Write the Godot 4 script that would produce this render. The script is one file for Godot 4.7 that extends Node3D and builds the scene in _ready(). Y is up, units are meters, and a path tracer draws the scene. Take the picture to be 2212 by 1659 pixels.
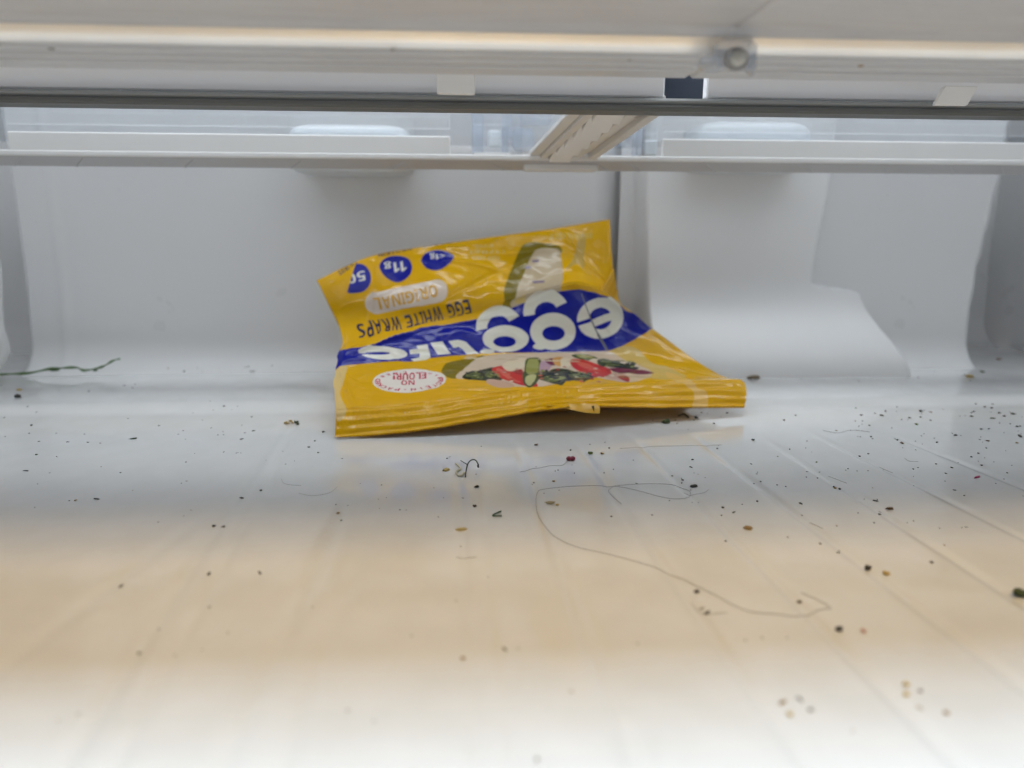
extends Node3D
# A nearly empty refrigerator bay: one crumpled food pouch on a dirty, glossy floor, shelf trim and clear bins above.
# Units are metres; x to the right, y up, the back of the bay towards -z.

var eye := Vector3(0, 0.099, 0)
var cam_basis := Basis.from_euler(Vector3(deg_to_rad(-12.9), deg_to_rad(-3.2), deg_to_rad(0.28)))
var rng := RandomNumberGenerator.new()
var M := {}
var names := {}
var font: SystemFont
var grooves := []

# ---------------------------------------------------------------- small helpers
func lin(r: float, g: float, b: float, a := 1.0) -> Color:
	var c := Color(r, g, b).linear_to_srgb()
	c.a = a
	return c

func mat(called: String, c: Color, rough := 0.4, spec := 0.5) -> StandardMaterial3D:
	var m := StandardMaterial3D.new()
	m.resource_name = called
	m.albedo_color = c
	m.roughness = rough
	m.metallic_specular = spec
	M[called] = m
	return m

func ray(px: float, py: float) -> Vector3:      # direction of sight through a point of the photograph (2212 x 1659)
	return cam_basis * Vector3((px - 1106.0) / 1533.0, -(py - 829.5) / 1533.0, -1.0)

func at(px: float, py: float, far: float) -> Vector3:
	var d := ray(px, py)
	return eye + d * (far / -d.z)

func floor_height(x: float, z: float) -> float:
	var h := 0.0026 * smoothstep(0.366, 0.384, -z) * (1.0 - 0.4 * smoothstep(-0.1, -0.3, x))
	for g in grooves:
		if -z > g[3] or -z < 0.02:
			continue
		var gx: float = g[0] + g[1] * (-z)
		var d: float = (x - gx) / g[2]
		if absf(d) < 3.0:
			h -= g[4] * exp(-d * d) * smoothstep(g[3], g[3] - 0.03, -z)
	return h

func on_floor(px: float, py: float) -> Vector3:
	var d := ray(px, py)
	var h := 0.0
	var p := Vector3.ZERO
	for k in 4:
		p = eye + d * ((h - eye.y) / d.y)
		h = floor_height(p.x, p.z)
	p.y = h
	return p

func numbered(called: String) -> String:
	var n: int = names.get(called, 0)
	names[called] = n + 1
	return called if n == 0 else "%s_%03d" % [called, n]

func tag(o: Node, label := "", category := "", group := "", kind := "") -> Node:
	if label: o.set_meta("label", label)
	if category: o.set_meta("category", category)
	if group: o.set_meta("group", group)
	if kind: o.set_meta("kind", kind)
	return o

func thing(called: String, where: Vector3, label: String, category: String, group := "") -> Node3D:
	var o := Node3D.new()
	o.name = numbered(called)
	o.position = where
	add_child(o)
	tag(o, label, category, group)
	return o

func put(called: String, mesh: Mesh, m: Material, parent: Node = null) -> MeshInstance3D:
	var o := MeshInstance3D.new()
	o.mesh = mesh
	o.material_override = m
	if parent == null:
		o.name = numbered(called)
		add_child(o, true)
	else:
		o.name = called
		parent.add_child(o, true)
	return o

func new_st() -> SurfaceTool:
	var st := SurfaceTool.new()
	st.begin(Mesh.PRIMITIVE_TRIANGLES)
	return st

func tri(st: SurfaceTool, a: Vector3, b: Vector3, c: Vector3, inside: Vector3) -> void:
	var n := (c - a).cross(b - a)
	if n.dot((a + b + c) / 3.0 - inside) < 0:
		var t := b
		b = c
		c = t
	for v in [a, b, c]:
		st.add_vertex(v)

func quad(st: SurfaceTool, a: Vector3, b: Vector3, c: Vector3, d: Vector3, inside: Vector3) -> void:
	tri(st, a, b, c, inside)
	tri(st, a, c, d, inside)

func add_hexa(st: SurfaceTool, p: Array, bevel := 0.0006) -> void:     # eight corners, index = x + 2 y + 4 z; edges chamfered
	var mid := Vector3.ZERO
	for v in p: mid += v / 8.0
	var c := {}
	for i in 8:
		var ax := [(p[i ^ 1] - p[i]), (p[i ^ 2] - p[i]), (p[i ^ 4] - p[i])]
		for k in 3:
			var q: Vector3 = p[i]
			for j in 3:
				if j != k:
					var l: float = ax[j].length()
					q += ax[j].normalized() * minf(bevel, l * 0.4)
			c[i * 3 + k] = q
	for k in 3:
		var u: int = 1 << ((k + 1) % 3)
		var v: int = 1 << ((k + 2) % 3)
		for s in [0, 1 << k]:
			quad(st, c[s * 3 + k], c[(s | u) * 3 + k], c[(s | u | v) * 3 + k], c[(s | v) * 3 + k], mid)
		for s in [0, u, v, u | v]:
			var k1: int = (k + 1) % 3
			var k2: int = (k + 2) % 3
			quad(st, c[s * 3 + k1], c[(s | (1 << k)) * 3 + k1], c[(s | (1 << k)) * 3 + k2], c[s * 3 + k2], mid)
	for i in 8:
		tri(st, c[i * 3], c[i * 3 + 1], c[i * 3 + 2], mid)

func add_box(st: SurfaceTool, lo: Vector3, hi: Vector3, bevel := 0.0006) -> void:
	var p := []
	for i in 8:
		p.append(Vector3(hi.x if i & 1 else lo.x, hi.y if i & 2 else lo.y, hi.z if i & 4 else lo.z))
	add_hexa(st, p, bevel)

func done(st: SurfaceTool, smooth := false) -> ArrayMesh:
	if smooth:
		st.index()
	st.generate_normals()
	return st.commit()

func box_mesh(lo: Vector3, hi: Vector3, bevel := 0.0006) -> ArrayMesh:
	var st := new_st()
	st.set_smooth_group(-1)
	add_box(st, lo, hi, bevel)
	return done(st)

func grid(points: PackedVector3Array, nu: int, nv: int, uv := true, share := []) -> ArrayMesh:    # (nu + 1) x (nv + 1) points, rows of u; smooth
	var st := new_st()
	for j in nv + 1:
		for i in nu + 1:
			if uv:
				st.set_uv(Vector2(float(i) / nu, 1.0 - (float(share[j]) if share.size() else float(j) / nv)))
			st.add_vertex(points[j * (nu + 1) + i])
	for j in nv:
		for i in nu:
			var a := j * (nu + 1) + i
			for k in [a, a + nu + 1, a + 1, a + 1, a + nu + 1, a + nu + 2]:
				st.add_index(k)
	st.generate_normals()
	return st.commit()

func add_tube(st: SurfaceTool, pts: Array, radii: Array, sides := 7) -> void:
	var rings := []
	for i in pts.size():
		var d: Vector3 = (pts[mini(i + 1, pts.size() - 1)] - pts[maxi(i - 1, 0)]).normalized()
		var s := d.cross(Vector3.UP)
		if s.length() < 0.05: s = d.cross(Vector3.RIGHT)
		s = s.normalized()
		var t := s.cross(d).normalized()
		var r := []
		for k in sides:
			var a := TAU * k / sides
			r.append(pts[i] + (s * cos(a) + t * sin(a)) * radii[mini(i, radii.size() - 1)])
		rings.append(r)
	for i in pts.size() - 1:
		var mid: Vector3 = (pts[i] + pts[i + 1]) / 2.0
		for k in sides:
			quad(st, rings[i][k], rings[i][(k + 1) % sides], rings[i + 1][(k + 1) % sides], rings[i + 1][k], mid)
	for e in [0, pts.size() - 1]:
		var other: Vector3 = pts[1] if e == 0 else pts[e - 1]
		for k in sides:
			tri(st, pts[e], rings[e][k], rings[e][(k + 1) % sides], other)

func spline(pts: Array, per := 6) -> Array:
	var out := []
	var n := pts.size()
	for i in n - 1:
		for k in per:
			out.append(pts[i].cubic_interpolate(pts[i + 1], pts[maxi(i - 1, 0)], pts[mini(i + 2, n - 1)], float(k) / per))
	out.append(pts[n - 1])
	return out

func lump(seed_: int, flat := 0.6, rough := 0.35) -> ArrayMesh:      # an uneven crumb about one unit across, resting on y = 0
	rng.seed = seed_
	var st := new_st()
	var rows := []
	for j in 5:
		var row := []
		var a := PI * j / 4.0
		for i in 6:
			var b := TAU * i / 6.0 + j * 0.4
			var r := 0.5 * (1.0 + rng.randf_range(-rough, rough))
			if j == 0 or j == 4:
				b = 0.0
				r = 0.45
			row.append(Vector3(sin(a) * cos(b) * r, (-cos(a) * r + 0.42) * flat, sin(a) * sin(b) * r))
		rows.append(row)
	for j in 4:
		for i in 6:
			quad(st, rows[j][i], rows[j][(i + 1) % 6], rows[j + 1][(i + 1) % 6], rows[j + 1][i], Vector3(0, 0.42 * flat, 0))
	st.generate_normals()
	return st.commit()

# ---------------------------------------------------------------- flat print of the pouch
func poly(img: Image, col: Color, flat: Array) -> void:
	var n := flat.size() / 2
	var y0 := 99999
	var y1 := -1
	for i in n:
		y0 = mini(y0, int(flat[i * 2 + 1]))
		y1 = maxi(y1, int(flat[i * 2 + 1]))
	for y in range(maxi(y0, 0), mini(y1, img.get_height() - 1) + 1):
		var cuts := []
		for i in n:
			var ay: float = flat[i * 2 + 1]
			var j := (i + 1) % n
			var by: float = flat[j * 2 + 1]
			if (ay <= y + 0.5) != (by <= y + 0.5):
				cuts.append(lerpf(flat[i * 2], flat[j * 2], (y + 0.5 - ay) / (by - ay)))
		cuts.sort()
		for k in range(0, cuts.size() - 1, 2):
			var x := int(round(cuts[k]))
			img.fill_rect(Rect2i(x, y, int(round(cuts[k + 1])) - x, 1), col)

func blob(img: Image, col: Color, flat: Array) -> void:               # the same with rounded corners
	var n := flat.size() / 2
	var out := []
	for i in n:
		var p := []
		for k in [-1, 0, 1, 2]:
			var m: int = ((i + k) % n + n) % n
			p.append(Vector2(flat[m * 2], flat[m * 2 + 1]))
		for k in 6:
			var q: Vector2 = p[1].cubic_interpolate(p[2], p[0], p[3], k / 6.0)
			out.append(q.x)
			out.append(q.y)
	poly(img, col, out)

var cap := Vector2.ZERO
func glyphs(s: String) -> PackedVector3Array:
	var t := TextMesh.new()
	t.font = font
	t.font_size = 64
	t.pixel_size = 0.01
	t.depth = 0.0
	t.curve_step = 1.0
	t.text = s
	var a := t.get_mesh_arrays()
	var v: PackedVector3Array = a[Mesh.ARRAY_VERTEX]
	var out := PackedVector3Array()
	if a[Mesh.ARRAY_INDEX] == null:
		return v
	for i in a[Mesh.ARRAY_INDEX]:
		out.append(v[i])
	return out

func letters(img: Image, s: String, col: Color, f: Array) -> void:     # middle, width and height vectors of one letter
	if cap == Vector2.ZERO:
		cap = Vector2(INF, -INF)
		for v in glyphs("H"):
			cap = Vector2(minf(cap.x, v.y), maxf(cap.y, v.y))
	var g := glyphs(s)
	var lo := INF
	var hi := -INF
	for v in g:
		lo = minf(lo, v.x)
		hi = maxf(hi, v.x)
	for i in range(0, g.size(), 3):
		var flat := []
		for k in 3:
			var a := (g[i + k].x - (lo + hi) / 2.0) / (hi - lo)
			var b := (g[i + k].y - (cap.x + cap.y) / 2.0) / (cap.y - cap.x)
			flat.append(f[0] + a * f[2] + b * f[4])
			flat.append(f[1] + a * f[3] + b * f[5])
		poly(img, col, flat)

func artwork() -> Image:
	var img := Image.create(2048, 1640, false, Image.FORMAT_RGB8)
	var yellow := lin(0.73, 0.40, 0.002)
	var blue := lin(0.004, 0.009, 0.28)
	var blue_pale := lin(0.03, 0.04, 0.33)
	var white := lin(0.74, 0.72, 0.62)
	var white_warm := lin(0.80, 0.74, 0.68)
	var pill := lin(0.72, 0.60, 0.50)
	var ochre := lin(0.66, 0.36, 0.05)
	var navy := lin(0.035, 0.03, 0.07)
	var red := lin(0.50, 0.03, 0.07)
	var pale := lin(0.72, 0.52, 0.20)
	var pale_dim := lin(0.70, 0.48, 0.10)
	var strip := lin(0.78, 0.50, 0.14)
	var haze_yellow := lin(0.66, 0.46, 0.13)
	var olive := lin(0.21, 0.155, 0.006)
	var wrap := lin(0.66, 0.52, 0.38)
	var wrap_dim := lin(0.54, 0.43, 0.28)
	var wrap_light := lin(0.74, 0.62, 0.44)
	var straw := lin(0.62, 0.46, 0.16)
	var tan_ := lin(0.55, 0.36, 0.08)
	var violet := lin(0.22, 0.17, 0.26)
	var leaf_dark := lin(0.03, 0.04, 0.022)
	var leaf_black := lin(0.012, 0.016, 0.014)
	var leaf_mid := lin(0.10, 0.12, 0.035)
	var leaf_light := lin(0.26, 0.28, 0.09)
	var flesh := lin(0.58, 0.38, 0.28)
	var tomato := lin(0.56, 0.035, 0.03)
	var tomato_light := lin(0.66, 0.12, 0.08)
	var crimson := lin(0.36, 0.03, 0.03)
	var cucumber_rim := lin(0.06, 0.08, 0.02)
	var cucumber := lin(0.34, 0.34, 0.10)
	var cucumber_light := lin(0.50, 0.48, 0.22)
	var onion := lin(0.50, 0.32, 0.38)
	var aubergine := lin(0.16, 0.02, 0.05)
	var egg_orange := lin(0.62, 0.32, 0.10)
	var crack := lin(0.16, 0.16, 0.18)
	img.fill(yellow)
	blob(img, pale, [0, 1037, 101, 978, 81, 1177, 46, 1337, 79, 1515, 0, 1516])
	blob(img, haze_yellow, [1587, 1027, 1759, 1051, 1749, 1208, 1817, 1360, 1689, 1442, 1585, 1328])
	blob(img, olive, [599, 1201, 688, 1071, 825, 1035, 912, 1027, 657, 1296])
	blob(img, wrap, [641, 1292, 775, 1122, 915, 1018, 1203, 1006, 1424, 1017, 1585, 1030, 1638, 1184, 1674, 1329, 1513, 1486, 1362, 1398, 1147, 1458, 1001, 1463, 862, 1438, 762, 1348])
	blob(img, leaf_dark, [670, 1308, 755, 1214, 898, 1160, 920, 1238, 844, 1375, 759, 1355])
	blob(img, leaf_mid, [691, 1292, 755, 1240, 779, 1268, 736, 1327])
	blob(img, leaf_mid, [801, 1242, 865, 1204, 838, 1297, 794, 1323])
	blob(img, flesh, [796, 1347, 877, 1381, 908, 1446, 826, 1446, 772, 1388])
	blob(img, tomato, [881, 1182, 959, 1155, 1030, 1231, 1004, 1343, 1037, 1434, 1025, 1467, 956, 1444, 899, 1384, 855, 1315])
	blob(img, tomato_light, [896, 1200, 925, 1189, 923, 1335, 955, 1398, 922, 1388, 886, 1311])
	blob(img, crimson, [967, 1225, 1032, 1212, 997, 1317, 962, 1297])
	blob(img, wrap_light, [959, 1132, 1031, 1078, 1106, 1066, 1119, 1105, 1069, 1172, 989, 1216, 944, 1205])
	blob(img, cucumber_rim, [1113, 1082, 1161, 1060, 1191, 1079, 1134, 1221, 1047, 1405, 990, 1472, 966, 1423, 982, 1341, 1045, 1213])
	blob(img, cucumber, [1122, 1088, 1156, 1074, 1171, 1097, 1120, 1220, 1068, 1309, 1022, 1314, 1052, 1214])
	blob(img, cucumber_light, [1005, 1338, 1062, 1327, 1026, 1403, 991, 1450, 978, 1402])
	blob(img, onion, [1165, 1135, 1212, 1089, 1251, 1104, 1180, 1226, 1110, 1303, 1108, 1257])
	blob(img, aubergine, [1212, 1089, 1276, 1074, 1256, 1144, 1208, 1173])
	blob(img, egg_orange, [1263, 1073, 1319, 1065, 1299, 1148, 1248, 1188, 1235, 1151])
	blob(img, wrap_light, [1301, 1081, 1348, 1092, 1300, 1184, 1248, 1215])
	blob(img, leaf_dark, [1061, 1362, 1149, 1261, 1244, 1226, 1313, 1286, 1364, 1374, 1299, 1431, 1209, 1437, 1162, 1478, 1095, 1418])
	blob(img, leaf_mid, [1070, 1378, 1137, 1341, 1173, 1391, 1139, 1435, 1096, 1412])
	blob(img, leaf_light, [1107, 1376, 1174, 1354, 1211, 1380, 1155, 1415])
	blob(img, leaf_mid, [1243, 1325, 1314, 1316, 1339, 1366, 1275, 1394, 1238, 1375])
	blob(img, leaf_light, [1261, 1335, 1308, 1331, 1324, 1363, 1270, 1373])
	blob(img, tomato, [1337, 1105, 1391, 1087, 1453, 1148, 1474, 1300, 1420, 1386, 1371, 1386, 1338, 1311, 1312, 1225])
	blob(img, tomato_light, [1369, 1113, 1418, 1150, 1429, 1270, 1398, 1263, 1362, 1181])
	blob(img, cucumber_rim, [1375, 1040, 1446, 1041, 1489, 1091, 1437, 1107, 1385, 1076])
	blob(img, cucumber, [1394, 1045, 1443, 1047, 1470, 1084, 1425, 1084])
	blob(img, leaf_dark, [1474, 1111, 1522, 1096, 1578, 1178, 1640, 1254, 1582, 1280, 1498, 1230, 1459, 1187])
	blob(img, leaf_mid, [1485, 1125, 1531, 1126, 1557, 1198, 1500, 1195])
	blob(img, aubergine, [1478, 1254, 1566, 1261, 1685, 1328, 1577, 1345, 1498, 1325])
	blob(img, flesh, [1445, 1347, 1511, 1344, 1527, 1405, 1503, 1479, 1467, 1448, 1407, 1393])
	blob(img, crimson, [1469, 1395, 1520, 1379, 1509, 1471, 1486, 1458])
	poly(img, leaf_light, [828, 1311, 849, 1303, 870, 1319, 849, 1332])
	poly(img, leaf_black, [1116, 1366, 1139, 1351, 1162, 1362, 1140, 1382])
	poly(img, leaf_dark, [1634, 1153, 1653, 1148, 1670, 1157, 1654, 1161])
	poly(img, leaf_black, [798, 1339, 807, 1337, 815, 1346, 807, 1349])
	poly(img, leaf_dark, [1105, 1281, 1116, 1276, 1129, 1275, 1114, 1297])
	poly(img, leaf_light, [1574, 1154, 1595, 1130, 1600, 1142, 1584, 1159])
	poly(img, leaf_dark, [715, 1299, 735, 1278, 751, 1293, 731, 1317])
	poly(img, leaf_dark, [1133, 1254, 1156, 1233, 1167, 1262, 1146, 1284])
	poly(img, leaf_dark, [1611, 1174, 1632, 1157, 1638, 1176, 1622, 1188])
	poly(img, leaf_black, [813, 1252, 822, 1245, 826, 1258, 819, 1261])
	poly(img, leaf_light, [1263, 1270, 1278, 1264, 1291, 1277, 1278, 1285])
	poly(img, leaf_dark, [1462, 1160, 1483, 1133, 1489, 1150, 1470, 1176])
	poly(img, leaf_mid, [747, 1327, 763, 1316, 779, 1321, 759, 1346])
	poly(img, leaf_mid, [1346, 1303, 1358, 1287, 1358, 1319, 1347, 1330])
	poly(img, leaf_dark, [1509, 1142, 1526, 1128, 1534, 1146, 1513, 1172])
	poly(img, leaf_light, [788, 1317, 804, 1316, 825, 1325, 807, 1334])
	poly(img, leaf_black, [1137, 1385, 1161, 1358, 1180, 1373, 1158, 1399])
	poly(img, leaf_black, [1544, 1238, 1570, 1219, 1592, 1234, 1574, 1239])
	poly(img, leaf_light, [841, 1249, 864, 1235, 887, 1244, 862, 1267])
	poly(img, leaf_mid, [1151, 1328, 1173, 1315, 1193, 1323, 1174, 1334])
	poly(img, leaf_light, [1618, 1147, 1643, 1135, 1658, 1153, 1636, 1163])
	poly(img, leaf_black, [678, 1322, 698, 1308, 718, 1316, 698, 1333])
	poly(img, leaf_dark, [1144, 1325, 1166, 1313, 1189, 1320, 1166, 1339])
	poly(img, leaf_dark, [1579, 1211, 1602, 1194, 1616, 1211, 1586, 1248])
	poly(img, leaf_black, [739, 1325, 748, 1317, 755, 1326, 745, 1335])
	poly(img, leaf_dark, [1296, 1331, 1316, 1323, 1338, 1330, 1320, 1339])
	poly(img, leaf_mid, [1496, 1141, 1515, 1139, 1535, 1155, 1518, 1156])
	poly(img, leaf_mid, [754, 1277, 770, 1255, 774, 1270, 764, 1282])
	poly(img, leaf_dark, [1096, 1282, 1119, 1255, 1132, 1274, 1118, 1280])
	poly(img, leaf_light, [1596, 1219, 1616, 1206, 1626, 1226, 1603, 1251])
	poly(img, leaf_light, [734, 1324, 754, 1314, 775, 1322, 757, 1332])
	poly(img, leaf_dark, [1253, 1300, 1259, 1304, 1268, 1309, 1256, 1323])
	poly(img, leaf_light, [1471, 1203, 1488, 1185, 1499, 1194, 1485, 1209])
	poly(img, leaf_mid, [786, 1247, 811, 1229, 832, 1239, 810, 1256])
	poly(img, leaf_dark, [1191, 1302, 1202, 1289, 1208, 1305, 1192, 1329])
	poly(img, leaf_mid, [1462, 1153, 1480, 1139, 1489, 1157, 1468, 1184])
	poly(img, leaf_dark, [820, 1340, 832, 1323, 837, 1333, 824, 1354])
	poly(img, leaf_black, [1341, 1323, 1359, 1306, 1373, 1314, 1354, 1338])
	poly(img, leaf_dark, [1524, 1165, 1549, 1141, 1561, 1161, 1536, 1189])
	poly(img, leaf_mid, [684, 1325, 694, 1326, 707, 1334, 696, 1338])
	poly(img, leaf_dark, [1185, 1326, 1195, 1316, 1203, 1319, 1187, 1345])
	poly(img, leaf_mid, [1563, 1130, 1585, 1122, 1605, 1133, 1584, 1144])
	poly(img, leaf_light, [817, 1293, 836, 1272, 847, 1285, 827, 1316])
	poly(img, leaf_mid, [1343, 1323, 1353, 1315, 1361, 1317, 1343, 1348])
	poly(img, leaf_black, [1589, 1199, 1610, 1184, 1616, 1209, 1597, 1227])
	poly(img, leaf_light, [716, 1302, 737, 1287, 759, 1294, 739, 1314])
	poly(img, leaf_mid, [1327, 1369, 1341, 1353, 1350, 1363, 1334, 1388])
	poly(img, leaf_black, [1525, 1163, 1541, 1142, 1543, 1158, 1531, 1172])
	poly(img, leaf_dark, [791, 1243, 815, 1227, 825, 1262, 809, 1266])
	poly(img, leaf_light, [1267, 1428, 1282, 1407, 1290, 1429, 1279, 1445])
	poly(img, leaf_dark, [1530, 1165, 1553, 1154, 1578, 1160, 1547, 1193])
	poly(img, leaf_light, [837, 1293, 859, 1278, 880, 1293, 861, 1303])
	poly(img, leaf_light, [1311, 1316, 1327, 1302, 1336, 1323, 1326, 1324])
	poly(img, leaf_dark, [1591, 1214, 1608, 1198, 1614, 1217, 1596, 1237])
	poly(img, leaf_light, [763, 1228, 776, 1213, 777, 1231, 762, 1256])
	poly(img, leaf_mid, [1249, 1367, 1264, 1346, 1275, 1352, 1259, 1376])
	poly(img, leaf_black, [1501, 1140, 1517, 1122, 1519, 1142, 1505, 1157])
	poly(img, leaf_dark, [811, 1284, 831, 1275, 854, 1282, 835, 1293])
	poly(img, leaf_dark, [1161, 1279, 1169, 1274, 1174, 1286, 1166, 1293])
	poly(img, leaf_dark, [1587, 1209, 1602, 1192, 1607, 1205, 1595, 1217])
	poly(img, leaf_dark, [709, 1231, 722, 1219, 731, 1227, 713, 1255])
	poly(img, leaf_black, [1275, 1343, 1292, 1338, 1311, 1349, 1295, 1356])
	poly(img, leaf_dark, [1464, 1159, 1485, 1142, 1499, 1157, 1476, 1183])
	poly(img, leaf_black, [832, 1321, 845, 1312, 854, 1325, 844, 1329])
	poly(img, leaf_dark, [1332, 1340, 1349, 1338, 1365, 1362, 1351, 1360])
	poly(img, leaf_mid, [1584, 1133, 1609, 1125, 1627, 1147, 1611, 1144])
	poly(img, leaf_mid, [731, 1275, 746, 1265, 760, 1276, 745, 1291])
	poly(img, leaf_black, [1305, 1327, 1320, 1305, 1330, 1309, 1311, 1340])
	poly(img, leaf_mid, [1501, 1137, 1522, 1122, 1536, 1141, 1514, 1160])
	poly(img, leaf_light, [692, 1287, 701, 1277, 707, 1287, 699, 1298])
	poly(img, leaf_dark, [1206, 1314, 1225, 1300, 1239, 1318, 1222, 1329])
	poly(img, leaf_dark, [1605, 1205, 1634, 1183, 1647, 1206, 1622, 1226])
	poly(img, leaf_dark, [778, 1283, 796, 1264, 810, 1272, 795, 1286])
	poly(img, leaf_mid, [1289, 1356, 1309, 1342, 1324, 1360, 1308, 1369])
	poly(img, leaf_black, [1587, 1185, 1602, 1184, 1625, 1185, 1603, 1200])
	poly(img, leaf_dark, [826, 1285, 842, 1267, 853, 1279, 836, 1301])
	poly(img, leaf_light, [1256, 1273, 1270, 1271, 1288, 1276, 1269, 1301])
	poly(img, leaf_mid, [1486, 1202, 1507, 1194, 1527, 1211, 1510, 1215])
	poly(img, leaf_mid, [744, 1329, 762, 1313, 773, 1330, 757, 1344])
	poly(img, leaf_light, [1109, 1256, 1133, 1227, 1146, 1245, 1128, 1262])
	poly(img, leaf_dark, [1281, 1445, 1290, 1428, 1299, 1433, 1291, 1444])
	poly(img, leaf_light, [1298, 1307, 1313, 1282, 1322, 1289, 1306, 1317])
	poly(img, leaf_light, [1096, 1417, 1107, 1401, 1115, 1407, 1107, 1417])
	poly(img, leaf_dark, [1215, 1391, 1232, 1385, 1251, 1397, 1236, 1407])
	poly(img, leaf_light, [1088, 1316, 1099, 1312, 1112, 1317, 1100, 1324])
	poly(img, leaf_dark, [1135, 1401, 1149, 1377, 1159, 1375, 1147, 1397])
	poly(img, leaf_light, [1339, 1271, 1348, 1267, 1350, 1292, 1343, 1293])
	poly(img, leaf_mid, [1098, 1373, 1114, 1362, 1130, 1371, 1115, 1386])
	poly(img, leaf_black, [1100, 1281, 1117, 1257, 1125, 1269, 1116, 1273])
	poly(img, leaf_light, [1107, 1354, 1117, 1347, 1126, 1354, 1116, 1365])
	poly(img, tomato_light, [1173, 1275, 1193, 1261, 1195, 1282, 1183, 1288])
	poly(img, crimson, [1449, 1284, 1467, 1268, 1471, 1292, 1457, 1298])
	poly(img, wrap_light, [1163, 1331, 1180, 1326, 1188, 1336, 1174, 1340])
	poly(img, wrap_light, [893, 1378, 912, 1368, 918, 1384, 905, 1388])
	poly(img, crimson, [1090, 1274, 1103, 1264, 1115, 1280, 1095, 1286])
	poly(img, flesh, [994, 1203, 1015, 1190, 1022, 1209, 1004, 1215])
	poly(img, crimson, [898, 1356, 918, 1349, 930, 1363, 912, 1366])
	poly(img, wrap_light, [1260, 1360, 1273, 1350, 1282, 1367, 1266, 1370])
	poly(img, tomato_light, [1367, 1251, 1387, 1238, 1394, 1261, 1377, 1266])
	poly(img, tomato_light, [851, 1255, 873, 1241, 877, 1263, 862, 1267])
	poly(img, wrap_light, [956, 1232, 980, 1221, 987, 1239, 969, 1244])
	poly(img, crimson, [1255, 1193, 1274, 1183, 1283, 1201, 1265, 1206])
	poly(img, tomato_light, [1060, 1368, 1080, 1364, 1094, 1375, 1075, 1379])
	poly(img, flesh, [1146, 1210, 1165, 1203, 1176, 1217, 1157, 1222])
	poly(img, crimson, [1359, 1343, 1376, 1339, 1389, 1351, 1371, 1354])
	poly(img, crimson, [1201, 1240, 1220, 1227, 1225, 1247, 1210, 1253])
	poly(img, tomato_light, [1067, 1339, 1090, 1328, 1097, 1344, 1082, 1348])
	poly(img, flesh, [1381, 1308, 1397, 1303, 1406, 1315, 1392, 1319])
	poly(img, wrap_light, [1436, 1375, 1455, 1362, 1458, 1383, 1446, 1388])
	poly(img, crimson, [1406, 1377, 1420, 1367, 1427, 1385, 1413, 1389])
	poly(img, tomato_light, [907, 1290, 930, 1275, 936, 1297, 920, 1302])
	poly(img, crimson, [1351, 1437, 1367, 1430, 1374, 1445, 1363, 1450])
	poly(img, wrap_light, [1403, 1228, 1423, 1215, 1430, 1238, 1413, 1243])
	poly(img, tomato_light, [1263, 1436, 1278, 1430, 1291, 1445, 1274, 1448])
	poly(img, flesh, [902, 1253, 923, 1238, 927, 1259, 912, 1265])
	poly(img, crimson, [1326, 1408, 1340, 1394, 1345, 1416, 1332, 1420])
	blob(img, wrap_light, [1434, 1103, 1472, 1094, 1508, 1104, 1465, 1109])
	blob(img, wrap_dim, [1062, 1046, 1101, 1037, 1139, 1043, 1095, 1050])
	blob(img, wrap_light, [1227, 1104, 1267, 1094, 1302, 1102, 1259, 1110])
	blob(img, wrap_dim, [945, 1064, 985, 1054, 1023, 1060, 978, 1068])
	blob(img, wrap_light, [1085, 1028, 1124, 1020, 1162, 1027, 1119, 1032])
	blob(img, wrap_dim, [800, 1008, 839, 999, 879, 1008, 835, 1015])
	blob(img, wrap_light, [790, 1027, 830, 1019, 869, 1027, 825, 1033])
	blob(img, wrap_dim, [1315, 1113, 1353, 1101, 1387, 1109, 1345, 1118])
	blob(img, wrap_light, [1046, 1079, 1085, 1068, 1123, 1075, 1078, 1084])
	blob(img, wrap_dim, [1399, 1065, 1436, 1056, 1472, 1064, 1430, 1069])
	blob(img, wrap_light, [1195, 1103, 1235, 1093, 1271, 1102, 1228, 1109])
	blob(img, wrap_dim, [1167, 1082, 1206, 1072, 1243, 1081, 1199, 1087])
	blob(img, wrap_light, [842, 1039, 881, 1030, 920, 1038, 876, 1044])
	blob(img, wrap_dim, [1006, 1078, 1046, 1067, 1083, 1074, 1039, 1082])
	blob(img, olive, [1164, 623, 1166, 456, 1186, 395, 1263, 291, 1358, 178, 1416, 128, 1485, 124, 1562, 157, 1634, 188, 1638, 239, 1591, 273, 1427, 305, 1296, 458, 1239, 647])
	blob(img, wrap_dim, [1217, 648, 1257, 444, 1324, 353, 1406, 251, 1469, 196, 1532, 192, 1608, 224, 1611, 279, 1527, 525, 1518, 656, 1316, 657])
	poly(img, violet, [1409, 285, 1450, 293, 1456, 275, 1415, 266])
	poly(img, violet, [1350, 318, 1384, 325, 1389, 307, 1355, 301])
	poly(img, violet, [1365, 425, 1431, 447, 1435, 429, 1369, 408])
	blob(img, straw, [1247, 609, 1297, 499, 1314, 624, 1296, 643])
	blob(img, tan_, [1591, 391, 1700, 292, 1802, 109, 1833, 126, 1802, 226, 1746, 362, 1709, 338])
	poly(img, blue, [0, 609, 217, 726, 299, 763, 443, 709, 597, 645, 700, 662, 781, 667, 973, 667, 1239, 647, 1322, 645, 1628, 654, 1834, 659, 2048, 784, 2048, 1004, 1747, 1009, 1589, 1024, 1424, 1017, 1203, 1006, 925, 984, 727, 989, 493, 1016, 257, 983, 36, 957, 0, 1008])
	poly(img, blue_pale, [1626, 958, 1738, 948, 1747, 1009, 1654, 1017])
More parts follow.
